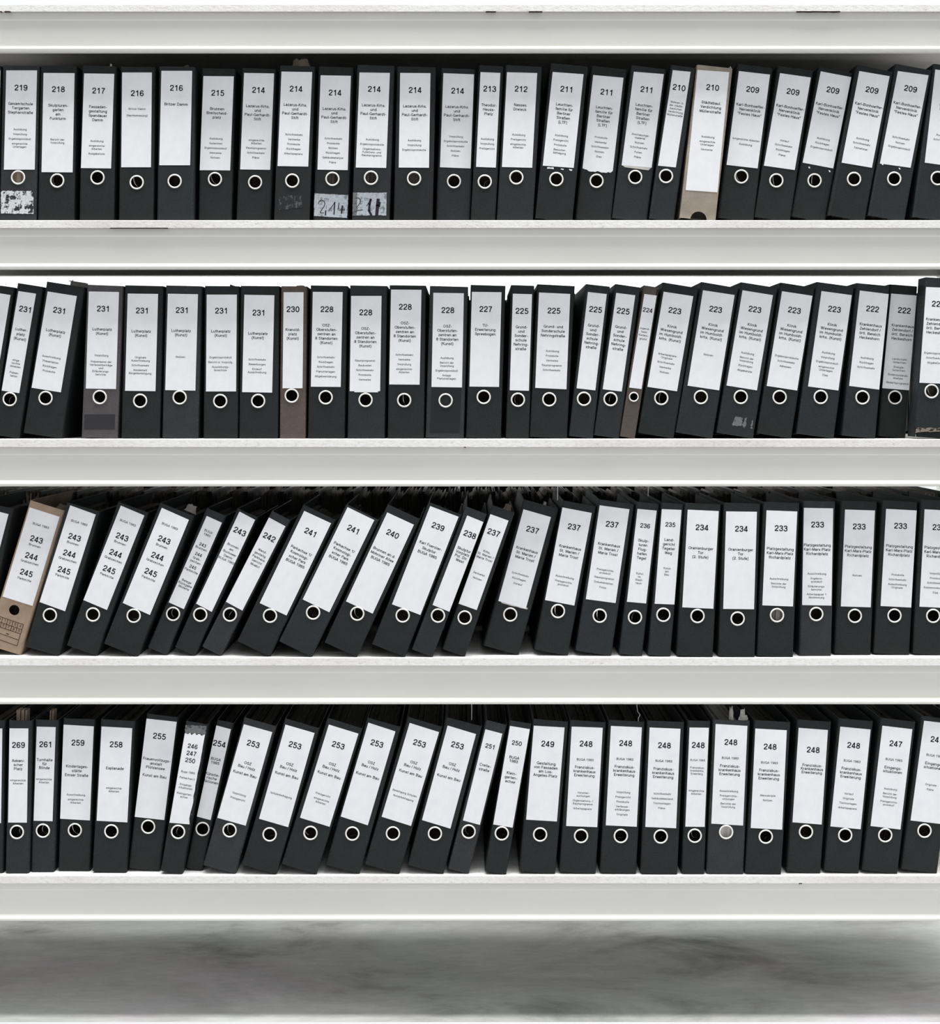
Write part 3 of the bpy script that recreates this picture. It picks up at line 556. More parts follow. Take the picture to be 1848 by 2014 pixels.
R(2, 'B', '241', (902, 370), (860, 202, 1062, 300, 520, 900), (856, 186, 1093, 296, 330, 1222, 597, 1338), (599, 1000), [T(507, PAR)], 'standing left of the 240', mat='slate')
R(2, 'B', '240', (1202, 405), (1160, 242, 1362, 335, 848, 915), (1166, 184, 1408, 292, 672, 1245, 935, 1342), (933, 1008), [(545, 'm', 32, 'Brunnen an d.|Mohriner Allee|BUGA 1985')], 'leaning')
R(2, 'B', '239', (1545, 350), (1485, 194, 1700, 275, 1196, 937), (1476, 164, 1722, 262, 1038, 1248, 1297, 1340), (1277, 1022), [(495, 'm', 33, 'Karl Foerster-|Skulptur|BUGA 1985')], 'leaning')
R(2, 'B', '238', (1786, 410), (1765, 265, 1896, 318, 1503, 942), (1758, 198, 1912, 255, 1342, 1282, 1507, 1340), (1544, 1023), [(525, 'm', 28, 'Skulptur|Vorplatz|Pol. Dir.|West')], 'narrow and leaning', mat='slate')
R(2, 'C', '237', (195, 395), (170, 255, 307, 304, -71, 932), (178, 184, 358, 246, -192, 1282, -26, 1335), (-25, 1038), [(542, 'k', 26, 'Krhs.|St. Marien /|Maria Trost'), s_(708, 'Vermerke|Notizen')], 'narrow')
R(2, 'C', '237', (489, 374), (420, 218, 628, 277, 230, 912), (418, 146, 690, 212, 112, 1260, 385, 1323), (320, 1015), [T(527, KSM), s_(712, 'Schriftverkehr|Rückfragen|Vorlauf')], 'greyish label torn at bottom')
R(2, 'C', '237', (803, 353), (715, 204, 937, 246, 583, 905), (718, 153, 972, 197, 504, 1285, 757, 1328), (681, 989), [T(509, KSM), s_(732, 'Ausschreibung|Preisgerichts-|~protokoll')], 'with grey diagonal across its label')
R(2, 'C', '237', (1091, 333), (997, 188, 1222, 218, 892, 898), (993, 146, 1260, 180, 812, 1300, 1087, 1330), (997, 1024), [T(489, KSM), s_(679, 'Preisgerichts-|~protokoll|Raumprogramm|Dokumentation|Fotos')], 'standing left of the narrow 236', mat='slate')
R(2, 'C', '236', (1341, 343), (1283, 215, 1428, 228, 1203, 918), (1280, 162, 1448, 178, 1143, 1322, 1322, 1332), (1264, 1035), [m_(457, 'Skulp-|turen|Flug-|hafen|Tegel'), s_(706, 'Kunst|~im|~Stadt-|~raum')], 'narrow', ncls='n', mat='slate')
R(2, 'C', '235', (1532, 334), (1467, 217, 1616, 223, 1413, 933), (1467, 170, 1635, 178, 1362, 1325, 1535, 1335), (1479, 1017), [m_(451, 'Land-|gericht|Tegeler|Weg'), s_(666, 'Kunst|~am|~Bau')], 'narrow', ncls='n', mat='slate')
R(2, 'C', '234', (1771, 356), (1663, 221, 1898, 232, 1622, 960), (1644, 170, 1915, 182, 1580, 1340, 1855, 1344), (1737, 1026), [m_(515, 'Oranienburger|Tor|(2. Stufe)')], 'standing right of the narrow 235', d=0.004)
R(2, 'D', '234', (344, 366), (229, 234, 462, 237, 207, 972), (208, 172, 495, 174, 174, 1340, 443, 1343), (316, 1046), [m_(525, 'Oranienburger|Tor|(2. Stufe)')], 'standing left of the 233s', d=0.004, paper='dim')
R(2, 'D', '233', (645, 362), (535, 226, 767, 235, 503, 945), (512, 165, 785, 170, 462, 1335, 738, 1338), (614, 1020), [T(520, PLK), s_(746, 'Ausschreibung|Berichte der|~Vorprüfung')], 'with grey paper filling its ring', paper='grey')
R(2, 'D', '233', (921, 334), (817, 207, 1039, 211, 804, 943), (812, 157, 1058, 157, 782, 1330, 1025, 1328), (911, 1011), [T(491, PLK), s_(707, 'Ausschreibung|Ergebnis-|~protokoll|Erläuterungs-|~berichte|Arbeitspapier 1|~Abstimmung')], 'with the longest list', mat='charcoal')
R(2, 'D', '233', (1236, 349), (1129, 220, 1355, 227, 1097, 953), (1096, 157, 1375, 157, 1047, 1323, 1325, 1323), (1203, 1025), [T(504, PLK), s_(720, 'Notizen')], 'listing only Notizen')
R(2, 'D', '233', (1549, 344), (1440, 215, 1671, 227, 1398, 950), (1412, 155, 1680, 160, 1345, 1320, 1620, 1323), (1503, 1023), [T(500, PLK), s_(716, 'Protokolle|Schriftverkehr|Ausschreibung|~Originale')], 'with worn left edge')
R(2, 'D', '233', (1839, 355), (1731, 218, 1960, 230, 1692, 955), (1705, 148, 1985, 155, 1645, 1318, 1930, 1325), (1796, 1025), [T(512, PLK), s_(706, 'Vorprüfung|Protokolle|Schriftverkehr|Kostenvoranschlag|Dias')], 'cut by right picture edge')
# ---- lowest shelf
R(3, 'A', '', None, (-220, 222, 18, 222, -230, 938), (-240, 160, 38, 160, -255, 1320, 22, 1320), None, [], 'cut by the left edge of the picture')
R(3, 'A', '269', (141, 347), (73, 221, 215, 222, 62, 934), (66, 163, 242, 163, 38, 1322, 218, 1320), (128, 1006), [m_(467, 'Askani-|scher|Platz', 31), s_(615, EA)], 'narrow', mat='slate')
R(3, 'A', '261', (343, 342), (279, 208, 422, 212, 255, 920), (268, 158, 438, 158, 228, 1312, 412, 1312), (325, 996), [m_(461, 'Turnhalle|für|Blinde', 30), s_(607, EA)], 'narrow', mat='slate')
R(3, 'A', '259', (591, 330), (482, 193, 710, 206, 453, 905), (478, 148, 720, 152, 437, 1302, 682, 1305), (567, 992), [m_(511, 'Kindertages-|stätte|Emser Straße'), s_(725, 'Ausschreibung|' + EA)], '')
R(3, 'A', '258', (880, 343), (769, 207, 1001, 220, 732, 920), (760, 155, 1028, 165, 697, 1315, 960, 1318), (843, 1001), [m_(525, 'Esplanade'), s_(675, EA)], '')
R(3, 'A', '255', (1208, 281), (1108, 147, 1338, 172, 1014, 890), (1105, 110, 1352, 138, 964, 1272, 1212, 1306), (1122, 966), [m_(460, 'Frauenvollzugs-|anstalt|Plötzensee', 31), m_(583, 'Kunst am Bau')], 'with high label', raise_=0)
R(3, 'A', '246', (1459, 357), (1400, 255, 1552, 268, 1283, 935), (1402, 172, 1592, 190, 1214, 1325, 1387, 1328), (1348, 1005), [(411, 'n', 30, '247'), (464, 'n', 30, '250'), s_(555, 'Buga 1985:'), s_(600, 'Parkachse II'), s_(650, 'Eingangs-|~situationen'), s_(718, 'Kleingarten-|~achse')], 'also numbered 247 and 250, torn label', ncls='n')
R(3, 'A', '254', (1661, 338), (1630, 197, 1748, 228, 1477, 885), (1625, 150, 1785, 188, 1395, 1288, 1532, 1302), (1521, 980), [(456, 'm', 28, 'BUGA|1985'), (572, 'm', 28, 'Künstle-|rische|Aktionen')], 'narrow, pushed back into shadow')
R(3, 'B', '253', (147, 339), (75, 190, 290, 250, -126, 898), (66, 138, 328, 206, -237, 1262, 9, 1325), (-33, 993), [T(487, OBH), m_(568, 'Kunst am Bau'), s_(720, 'Vorprüfung|Preisgericht')], 'with lighter charcoal cover', mat='charcoal')
R(3, 'B', '253', (463, 349), (390, 193, 610, 257, 190, 905), (384, 148, 650, 222, 57, 1263, 320, 1330), (270, 1024), [T(495, OBH), m_(577, 'Kunst am Bau'), s_(728, 'Schülerbefragung')], 'listing Schülerbefragung')
R(3, 'B', '253', (790, 349), (718, 193, 942, 262, 500, 897), (706, 145, 975, 222, 357, 1255, 625, 1330), (579, 1013), [T(495, OBH), m_(575, 'Kunst am Bau'), s_(725, 'Preisgericht|' + EA)], 'listing Preisgericht')
R(3, 'B', '253', (1083, 336), (1017, 178, 1222, 245, 808, 888), (1008, 140, 1265, 213, 692, 1260, 950, 1326), (896, 1018), [T(483, OBH), m_(580, 'Kunst am Bau')], 'with blank lower label, mid-row')
R(3, 'B', '253', (1405, 335), (1330, 180, 1552, 250, 1118, 890), (1318, 135, 1577, 212, 984, 1260, 1255, 1326), (1203, 1017), [T(482, OBH), m_(562, 'Kunst am Bau'), s_(712, 'Beteiligung Schulen|Nutzerbefragung')], 'listing Nutzerbefragung')
R(3, 'B', '253', (1692, 350), (1617, 200, 1832, 265, 1423, 915), (1610, 140, 1876, 206, 1310, 1268, 1590, 1326), (1521, 1018), [T(495, OBH), m_(595, 'Kunst am Bau')], 'blank lower label, beside 251')
R(3, 'C', '251', (166, 357), (132, 228, 260, 262, -38, 918), (138, 150, 297, 206, -151, 1288, 4, 1325), (5, 1003), [m_(503, 'Crelle-|straße')], 'narrow', mat='charcoal', ncls='n')
R(3, 'C', '250', (370, 333), (318, 203, 468, 228, 188, 948), (320, 163, 480, 188, 122, 1322, 292, 1335), (256, 1016), [(444, 'm', 28, 'BUGA|1983'), m_(563, 'Klein-|garten-|achse', 31)], 'narrow, with label edge bent over', ncls='n')
R(3, 'C', '249', (604, 339), (498, 201, 731, 215, 440, 912), (490, 157, 762, 165, 385, 1322, 662, 1326), (546, 1025), [m_(489, 'Gestaltung|von Fassaden|am Los-|Angeles-Platz', 30)], '')
R(3, 'C', '248', (894, 338), (785, 208, 1020, 217, 743, 960), (776, 165, 1042, 170, 685, 1322, 972, 1326), (856, 1036), [T(458, BUG), T(518, FRK), s_(710, 'Vorunter-|~suchungen|Organisations- /|~Raumprogramm|Arbeitspapiere')], 'standing right of the 249')
R(3, 'C', '248', (1194, 334), (1082, 203, 1316, 214, 1043, 955), (1075, 163, 1330, 168, 988, 1322, 1284, 1327), (1157, 1036), [T(454, BUG), T(514, FRK), s_(706, 'Vorprüfung|Preisgericht|Protokolle|Verfasser-|~erklärungen|Originale')], 'with the longest list')
R(3, 'C', '248', (1487, 350), (1375, 215, 1608, 225, 1342, 967), (1362, 168, 1635, 172, 1302, 1325, 1590, 1330), (1459, 1040), [T(468, BUG), T(530, FRK), s_(718, 'Schriftverkehr|Gebäudebestand|Tischvorlagen|Pläne')], 'standing left of the narrow 248')
R(3, 'C', '248', (1743, 348), (1677, 215, 1823, 217, 1645, 965), (1667, 165, 1832, 165, 1612, 1328, 1795, 1328), (1716, 1034), [(463, 's', 30, 'BUGA 1983'), (520, 's', 23, 'Franziskus-|krankenhs.|Erweiterg.'), s_(694, EA)], 'narrow')
R(3, 'D', '248', (265, 326), (150, 188, 390, 203, 117, 942), (132, 155, 412, 168, 80, 1327, 362, 1328), (229, 1006), [T(446, BUG), T(508, FRK), s_(697, 'Ausschreibung|Preisgerichts-|~sitzungen|Berichte der|~Vorprüfung')], 'white paper filling its ring', mat='charcoal', paper='white')
R(3, 'D', '248', (562, 360), (450, 223, 688, 236, 415, 975), (445, 165, 718, 172, 372, 1328, 648, 1330), (529, 1041), [T(481, BUG), T(541, FRK), s_(731, 'Manuskripte|Notizen')], 'listing Manuskripte')
R(3, 'D', '248', (888, 384), (778, 217, 999, 234, 731, 932), (770, 158, 1025, 170, 682, 1320, 948, 1322), (833, 1005), [(503, 'm', 27, 'Franziskus-|Krankenhaus|Erweiterung')], 'with blank lower label')
R(3, 'D', '248', (1194, 350), (1093, 208, 1322, 230, 1018, 963), (1085, 150, 1340, 165, 964, 1317, 1240, 1322), (1130, 1030), [T(469, BUG), T(530, FRK), s_(718, 'Vorlauf|Originale|Tischvorlagen|Arbeitspapiere')], 'standing left of the 247s')
R(3, 'D', '247', (1513, 338), (1412, 201, 1638, 228, 1322, 960), (1400, 147, 1665, 170, 1256, 1314, 1530, 1325), (1433, 1030), [T(459, BUG), m_(522, 'Eingangs-|situationen', 29), s_(682, 'Auslobung|Bericht der|~Vorprüfung|Preisgerichts-|~protokoll')], 'wholly in view')
R(3, 'D', '247', (1824, 307), (1727, 163, 1955, 190, 1625, 918), (1700, 130, 1990, 160, 1558, 1308, 1822, 1322), (1730, 996), [T(428, BUG), m_(492, 'Eingangs-|situationen', 29), s_(650, 'Originale|Pläne')], 'cut by right picture edge')

# ------------------------------------------------------------------ binder parts
RING_R = 0.0133


def ring_mesh(name, r, hw, hd):
    m = MB(); n, k = 40, 10
    vs = [((r + hw * math.cos(2 * math.pi * j / k)) * math.cos(2 * math.pi * i / n), hd * math.sin(2 * math.pi * j / k),
           (r + hw * math.cos(2 * math.pi * j / k)) * math.sin(2 * math.pi * i / n)) for i in range(n) for j in range(k)]
    m.add(vs, [(i * k + j, i * k + (j + 1) % k, ((i + 1) % n) * k + (j + 1) % k, ((i + 1) % n) * k + j) for i in range(n) for j in range(k)])
    return m.mesh(name, [METAL], True)


RING = ring_mesh('finger_ring', RING_R, 0.0016, 0.0013)
RING_S = ring_mesh('finger_ring', 0.0090, 0.0013, 0.0012)


def wire_mesh():
    m = MB()
    m.tube([(0.020 - 0.020 * math.cos(a), 0.0, 0.020 * math.sin(a)) for a in [math.pi * t / 14 for t in range(15)]], 0.0010)
    me = m.mesh('arch_wire', [WIRE], True); return me


ARCH = wire_mesh()


def shell_mesh(w, h, hole, notch, cut, m_, depth):
    """folded board cover: spine plate with finger hole, rounded folds, two side covers; open at top, foot and back"""
    m = MB(); r, t = min(0.0045, w * 0.12), 0.0022
    xa, xb = -w / 2 + r, w / 2 - r
    for sgn in (-1, 1):
        out = [(sgn * w / 2, depth), (sgn * w / 2, depth * 0.5), (sgn * w / 2, r)]
        inn = [(sgn * (w / 2 - t), depth), (sgn * (w / 2 - t), depth * 0.5), (sgn * (w / 2 - t), r)]
        for q in range(1, 6):
            a = math.pi / 2 * q / 5
            out.append((sgn * (w / 2 - r + r * math.cos(a)), r - r * math.sin(a)))
            inn.append((sgn * (w / 2 - r + (r - t) * math.cos(a)), r - (r - t) * math.sin(a)))
        n = len(out); V = []
        for (x, y) in out: V += [(x, y, cut if y < r and cut else 0), (x, y, h)]
        for (x, y) in inn: V += [(x, y, cut if y < r and cut else 0), (x, y, h)]
        F = []
        for i in range(n - 1):
            F += [(2 * i, 2 * i + 2, 2 * i + 3, 2 * i + 1), (2 * (n + i), 2 * (n + i) + 1, 2 * (n + i) + 3, 2 * (n + i) + 2),
                  (2 * i + 1, 2 * i + 3, 2 * (n + i) + 3, 2 * (n + i) + 1), (2 * i, 2 * (n + i), 2 * (n + i) + 2, 2 * i + 2)]
        F.append((0, 1, 2 * n + 1, 2 * n))
        m.add(V, F)
    for y in (0.0, t):
        if hole:
            cx, cz, hr = hole; a = hr + 0.003; N = 36
            circ = [(cx + hr * math.cos(2 * math.pi * i / N), cz + hr * math.sin(2 * math.pi * i / N)) for i in range(N)]
            per = []
            for i in range(N):
                c, s = math.cos(2 * math.pi * i / N), math.sin(2 * math.pi * i / N)
                ks = []
                if c > 1e-9: ks.append((xb - cx) / c)
                if c < -1e-9: ks.append((xa - cx) / c)
                if abs(s) > 1e-9: ks.append(a / abs(s))
                k = min(ks); per.append((cx + c * k, cz + s * k))
            for corner in ((xa, cz - a), (xb, cz - a), (xb, cz + a), (xa, cz + a)):
                ang = math.atan2(corner[1] - cz, corner[0] - cx) % (2 * math.pi)
                per[int(round(ang / (2 * math.pi / N))) % N] = corner
            m.add([(x, y, z) for x, z in circ] + [(x, y, z) for x, z in per], [(i, (i + 1) % N, N + (i + 1) % N, N + i) for i in range(N)])
            m.add([(xa, y, cut), (xb, y, cut), (xb, y, cz - a), (xa, y, cz - a)], [(0, 1, 2, 3)])
            m.add([(xa, y, cz + a), (xb, y, cz + a), (xb, y, h), (xa, y, h)], [(0, 1, 2, 3)])
            if y == 0.0:
                m.add([(x, 0, z) for x, z in circ] + [(x, t, z) for x, z in circ], [(i, (i + 1) % N, N + (i + 1) % N, N + i) for i in range(N)])
        elif notch:
            cx, cz, hr = notch
            arc = []
            for i in range(25):
                a = math.pi * i / 24
                arc.append((cx - hr * math.cos(a), max(0, cz) + hr * math.sin(a)))
            arc = [(arc[0][0], 0)] + arc + [(arc[-1][0], 0)]
            zt = max(z for x, z in arc)
            left = [(xa, 0)] + [p for p in arc if p[0] <= cx + 1e-6] + [(cx, h), (xa, h)]
            right = [p for p in arc if p[0] >= cx - 1e-6] + [(xb, 0), (xb, h), (cx, h)]
            for poly in (left, right): m.add([(x, y, z) for x, z in poly], [tuple(range(len(poly)))])
            if y == 0.0:
                na = len(arc); m.add([(x, 0, z) for x, z in arc] + [(x, t, z) for x, z in arc], [(i, i + 1, na + i + 1, na + i) for i in range(na - 1)])
        else:
            m.add([(xa, y, cut), (xb, y, cut), (xb, y, h), (xa, y, h)], [(0, 1, 2, 3)])
    m.add([(xa, 0, h), (xb, 0, h), (xb, t, h), (xa, t, h)], [(0, 1, 2, 3)])
    m.add([(xa, 0, cut), (xb, 0, cut), (xb, t, cut), (xa, t, cut)], [(0, 1, 2, 3)])
    return m.mesh('cover', [m_])


def sheets_mesh(w, h, y0, m_, top=0.026, depth=0.285, rag=0.006):
    m = MB(); x = -w / 2 + 0.004; x1 = w / 2 - 0.004
    while x < x1 - 0.003:
        t = min(random.uniform(0.003, 0.011), x1 - x)
        m.box(x, x + t * 0.93, y0 + random.uniform(0, 0.006), depth - 0.004 - random.uniform(0, 0.008), 0.004 + random.uniform(0, 0.003), h - top + random.uniform(-rag, rag))
        x += t
    return m.mesh('paper_stack', [m_])


def ribbon(m, pts, w, y, mi=0):
    for (ax, az), (bx, bz) in zip(pts, pts[1:]):
        dx, dz = bx - ax, bz - az; L = math.hypot(dx, dz) or 1e-9
        nx, nz = -dz / L * w / 2, dx / L * w / 2; ex, ez = dx / L * w * 0.2, dz / L * w * 0.2
        m.add([(ax + nx - ex, y, az + nz - ez), (ax - nx - ex, y, az - nz - ez), (bx - nx + ex, y, bz - nz + ez), (bx + nx + ex, y, bz + nz + ez)], [(0, 1, 2, 3)], mi)


def crumple(w, h, seed, m_, name='loose_sheet', lean=0.3):
    """small creased sheet standing up, base at z = 0"""
    rr = random.Random(seed); nx, nz = 7, 5; v = []
    for j in range(nz):
        for i in range(nx):
            fx, fz = i / (nx - 1) - 0.5, j / (nz - 1)
            v.append((fx * w * (1 - 0.35 * fz) + rr.uniform(-.05, .05) * w, fz * h * lean + rr.uniform(-.12, .12) * h + abs(fx) * 0.3 * w, fz * h + (rr.uniform(-.16, .05) * h if j == nz - 1 else 0)))
    f = [(j * nx + i, j * nx + i + 1, (j + 1) * nx + i + 1, (j + 1) * nx + i) for j in range(nz - 1) for i in range(nx - 1)]
    n = len(v)
    v2 = v + [(x, y + 0.0008, z) for x, y, z in v]; f2 = f + [tuple(k + n for k in reversed(q)) for q in f]
    m = MB(); m.add(v2, f2); return m.mesh(name, [m_], True)


class Fit:
    """rectangle of a spine in its own plane"""
    def __init__(s, row, crop, sp, d):
        s.row, s.crop, s.d = row, crop, d
        P = [s.world(sp[i], sp[i + 1]) for i in (0, 2, 4, 6)]
        ux = (P[0][0] + P[1][0] - P[2][0] - P[3][0]) / 2; uz = (P[0][1] + P[1][1] - P[2][1] - P[3][1]) / 2
        s.th = math.atan2(ux, uz); c, n = math.cos(s.th), math.sin(s.th)
        L = [(x * c - z * n, x * n + z * c) for x, z in P]
        s.l = (L[0][0] + L[2][0]) / 2; s.r = (L[1][0] + L[3][0]) / 2; s.t = (L[0][1] + L[1][1]) / 2
        zb = ZT[row + 1]
        s.b = max((zb + s.r * n) / c, (zb + s.l * n) / c)
        s.finish()

    def finish(s):
        c, n = math.cos(s.th), math.sin(s.th); zb = ZT[s.row + 1]
        s.b = max((zb + s.r * n) / c, (zb + s.l * n) / c)
        xm = (s.l + s.r) / 2
        s.o = (xm * c + s.b * n, -xm * n + s.b * c); s.w = s.r - s.l; s.h = s.t - s.b

    def world(s, x, y): return PX(X0[s.crop] + x / Q, Y0[s.row] + y / Q, s.d)

    def img(s, px, py):
        x, z = PX(px, py, s.d); x -= s.o[0]; z -= s.o[1]; c, n = math.cos(s.th), math.sin(s.th)
        return (x * c - z * n, x * n + z * c)

    def loc(s, x, y): return s.img(X0[s.crop] + x / Q, Y0[s.row] + y / Q)

    def quad(s):
        c, n = math.cos(s.th), math.sin(s.th)
        return [(x * c + z * n, -x * n + z * c) for x, z in ((s.l, s.b), (s.r, s.b), (s.r, s.t), (s.l, s.t))]


def overlap(a, b_):
    best = 1e9
    for q in (a, b_):
        for i in (0, 1):
            ax, az = q[i + 1][0] - q[i][0], q[i + 1][1] - q[i][1]; L = math.hypot(ax, az); ax /= L; az /= L
            pa = [x * ax + z * az for x, z in a]; pb = [x * ax + z * az for x, z in b_]
            best = min(best, min(max(pa), max(pb)) - max(min(pa), min(pb)))
    return best


fits = []
for (row, crop, num, nc, lab, sp, ring, lines, trait, o) in B:
    d = o.get('d')
    if d is None:
        if row >= 2:
            yb = Y0[row] + max(sp[5], sp[7]) / Q
            d = D * ((TOP[row + 1] - VY) / (yb - VY) - 1)
            d = min(max(d, 0.004), 0.06)
        else:
            d = 0.024
    fits.append(Fit(row, crop, sp, d))
for it in range(60):                                  # neighbours touch at most; never run into one another
    moved = False
    for i in range(len(B) - 1):
        a, b_ = fits[i], fits[i + 1]
        if a.row != b_.row: continue
        ov = overlap(a.quad(), b_.quad())
        if ov > -0.0004:
            k = (ov + 0.0005) / 2 + 0.0001
            a.r -= k; b_.l += k; a.finish(); b_.finish(); moved = True
    if not moved: break

counts = {}
for q in B: counts[(q[0], q[2])] = counts.get((q[0], q[2]), 0) + 1
seen = {}
ORD = ['first', 'second', 'third', 'fourth', 'fifth', 'sixth', 'seventh', 'eighth']
SHELF = ['top shelf', 'second shelf', 'third shelf', 'lowest shelf']
COLN = {'grey': 'faded grey', 'brown': 'brown', 'taupe': 'dull brown', 'beige': 'beige', 'kraft': 'brown cardboard', 'charcoal': 'charcoal'}
roots = {}
random.seed(11)
for (row, crop, num, nc, lab, sp, ring, lines, trait, o), F in zip(B, fits):
    root = bpy.data.objects.new('ring_binder', None); COL.objects.link(root)
    root.empty_display_size = 0.05
    root.location = (F.o[0], F.d, F.o[1]); root.rotation_euler = (0, F.th, 0)
    k = (row, num); seen[k] = seen.get(k, 0) + 1; roots.setdefault(k, []).append((root, F))
    col = COLN.get(o.get('mat'), 'black')
    if not num:
        lb = '%s binder mostly cut off at the left end of the %s' % (col, SHELF[row])
    elif counts[k] == 1:
        lb = '%s %sbinder numbered %s on the %s' % (col, '', num, SHELF[row]) + (', ' + trait if trait else '')
    else:
        lb = '%s %s binder, %s, %s of %d on %s' % (col, num, trait, ORD[seen[k] - 1], counts[k], SHELF[row])
    tag(root, lb, 'binder', 'ring binders on the ' + SHELF[row])
    cm = COVER[o.get('mat', 'black')]
    hole = notch = None
    if ring:
        rx, rz = F.loc(*ring); hr = (0.0086 if o.get('small') else 0.0109 if o.get('plain') else 0.0126)
        lim = F.w / 2 - 0.0048 - hr - 0.001
        rx = max(-lim, min(lim, rx)); hole = (rx, rz, hr)
    if o.get('notch'):
        nx, nz, nr = o['notch']; a = F.loc(nx, nz); notch = (a[0], a[1], nr / Q * K)
    cut = o.get('cut', 0.0)
    link('cover', shell_mesh(F.w, F.h, hole, notch, cut, cm, o.get('deep', 0.285)), root)
    recalc(root.children[0].data)
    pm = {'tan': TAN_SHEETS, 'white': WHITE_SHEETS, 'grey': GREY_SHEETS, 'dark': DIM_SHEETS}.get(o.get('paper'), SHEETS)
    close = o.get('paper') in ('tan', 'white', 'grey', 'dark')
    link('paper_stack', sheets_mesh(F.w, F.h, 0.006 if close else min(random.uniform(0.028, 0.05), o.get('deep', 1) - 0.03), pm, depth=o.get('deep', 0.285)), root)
    if hole and not o.get('plain'):
        link('finger_ring', RING_S if o.get('small') else RING, root, (hole[0], -0.0004, hole[1]))
        if not close and not o.get('small'):
            aw = link('arch_wire', ARCH, root, (hole[0] + random.uniform(-0.003, 0.006), 0.0165, hole[1] - random.uniform(0.009, 0.014)), (random.uniform(-0.3, 0.1), random.uniform(0.9, 1.6) * random.choice((1, 1, -1)), random.uniform(0.3, 1.0)))
            if F.w < 0.058: aw.scale = (0.55, 0.55, 0.55)
    # printed label
    tl, tr, bl = F.loc(*lab[0:2]), F.loc(*lab[2:4]), F.loc(*lab[4:6])
    lx = F.w / 2 - 0.0012
    br = (bl[0] + tr[0] - tl[0], bl[1] + tr[1] - tl[1])
    ua = math.atan2(tl[0] - bl[0], tl[1] - bl[1])        # lean of the label in the spine's frame
    poly = [bl, br, tr, tl]
    if '211' == num and seen[k] == 2:                     # bottom torn
        rr = random.Random(5); poly = [tl, bl] + [(bl[0] + (br[0] - bl[0]) * t / 14, bl[1] + (br[1] - bl[1]) * t / 14 - rr.uniform(0, .0028) - (0.003 if t > 2 else 0)) for t in range(1, 14)] + [br, tr]
    if num == '246':
        rr = random.Random(9)
        top = [(tl[0] + (tr[0] - tl[0]) * t / 12, tl[1] + (tr[1] - tl[1]) * t / 12 + rr.uniform(-.0035, .002)) for t in range(13)]
        side = [(tr[0] + (br[0] - tr[0]) * t / 16 - rr.uniform(0, .004) * (t / 16), tr[1] + (br[1] - tr[1]) * t / 16) for t in range(1, 16)]
        poly = top + side + [br, bl]
    poly = [(max(-lx, min(lx, x)), z) for x, z in poly]
    m = MB(); m.prism(poly, -0.0006, -0.0001, 0)
    ux, uz = math.sin(ua), math.cos(ua)

    def put(body, cls, cx, cy, sc=1.0, mm=m, y=-0.00072, mi=1, bold=None):
        V, Fc = numeral(body) if cls in 'Nn' else lettering(body, bold or CLS[cls][2])
        if not V: return
        cap = CLS[cls][0] / Q * K * (D + F.d) / D * sc; f = cap / CAP
        x0 = min(v[0] for v in V); x1 = max(v[0] for v in V)
        px, pz = F.loc(cx, cy); st = CLS[cls][1]
        out = []
        for vx, vy in V:
            a = (vx - (x0 + x1) / 2) * f * st; b2 = (vy - CAP / 2 + (0.07 if cls in 'msk' else 0.0)) * f
            out.append((px + a * uz + b2 * ux, y, pz - a * ux + b2 * uz))
        mm.add(out, Fc, mi)

    ref = nc or o.get('ref')
    if ref:
        slope = (lab[4] - lab[0]) / (lab[5] - lab[1])
        if num and nc and not o.get('nonum') and not any(c == 'N' for _, c, _, _ in lines): put(num, o.get('ncls', 'N'), *nc)
        for y, c, spc, txt in lines:
            first = True
            for t in txt.split('|'):
                if not first: y += 24 if t.startswith('~') else spc
                first = False
                put(t.lstrip('~'), c, ref[0] + (y - ref[1]) * slope, y, o.get('nsc', 1.0) if c == 'n' else 1.0)
    link('spine_label', m.mesh('spine_label', [LABEL, INK]), root)

    # marks and wear that belong to single binders
    def flat(name, quad, m_, y=-0.0005, label=None):
        hw = F.w / 2 - 0.0003; q = MB(); q.prism([(max(-hw, min(hw, a[0])), a[1]) for a in (F.img(*p) for p in quad)], y, -0.00005); ob = link(name, q.mesh(name, [m_]), root)
        if label: ob['label'] = label
        return ob

    def cr(x, y): return (X0[crop] + x / Q, Y0[row] + y / Q)

    def ragged(quad, amp, seed, n=18):
        rr = random.Random(seed); out = []
        for i in range(4):
            a, b2 = quad[i], quad[(i + 1) % 4]
            for t in range(n):
                out.append((a[0] + (b2[0] - a[0]) * t / n + rr.uniform(-amp, amp), a[1] + (b2[1] - a[1]) * t / n + rr.uniform(-amp, amp)))
        return out

    i_ = seen[k]
    if num == '219':
        flat('torn_sticker', ragged([(2.5, 375.5), (65, 376), (66.5, 420.5), (2, 420)], 0.8, 1), TORN, label='torn white sticker remains')
    Z4 = lambda x, y: (600 + x / 10.27, 360 + y / 10.27)
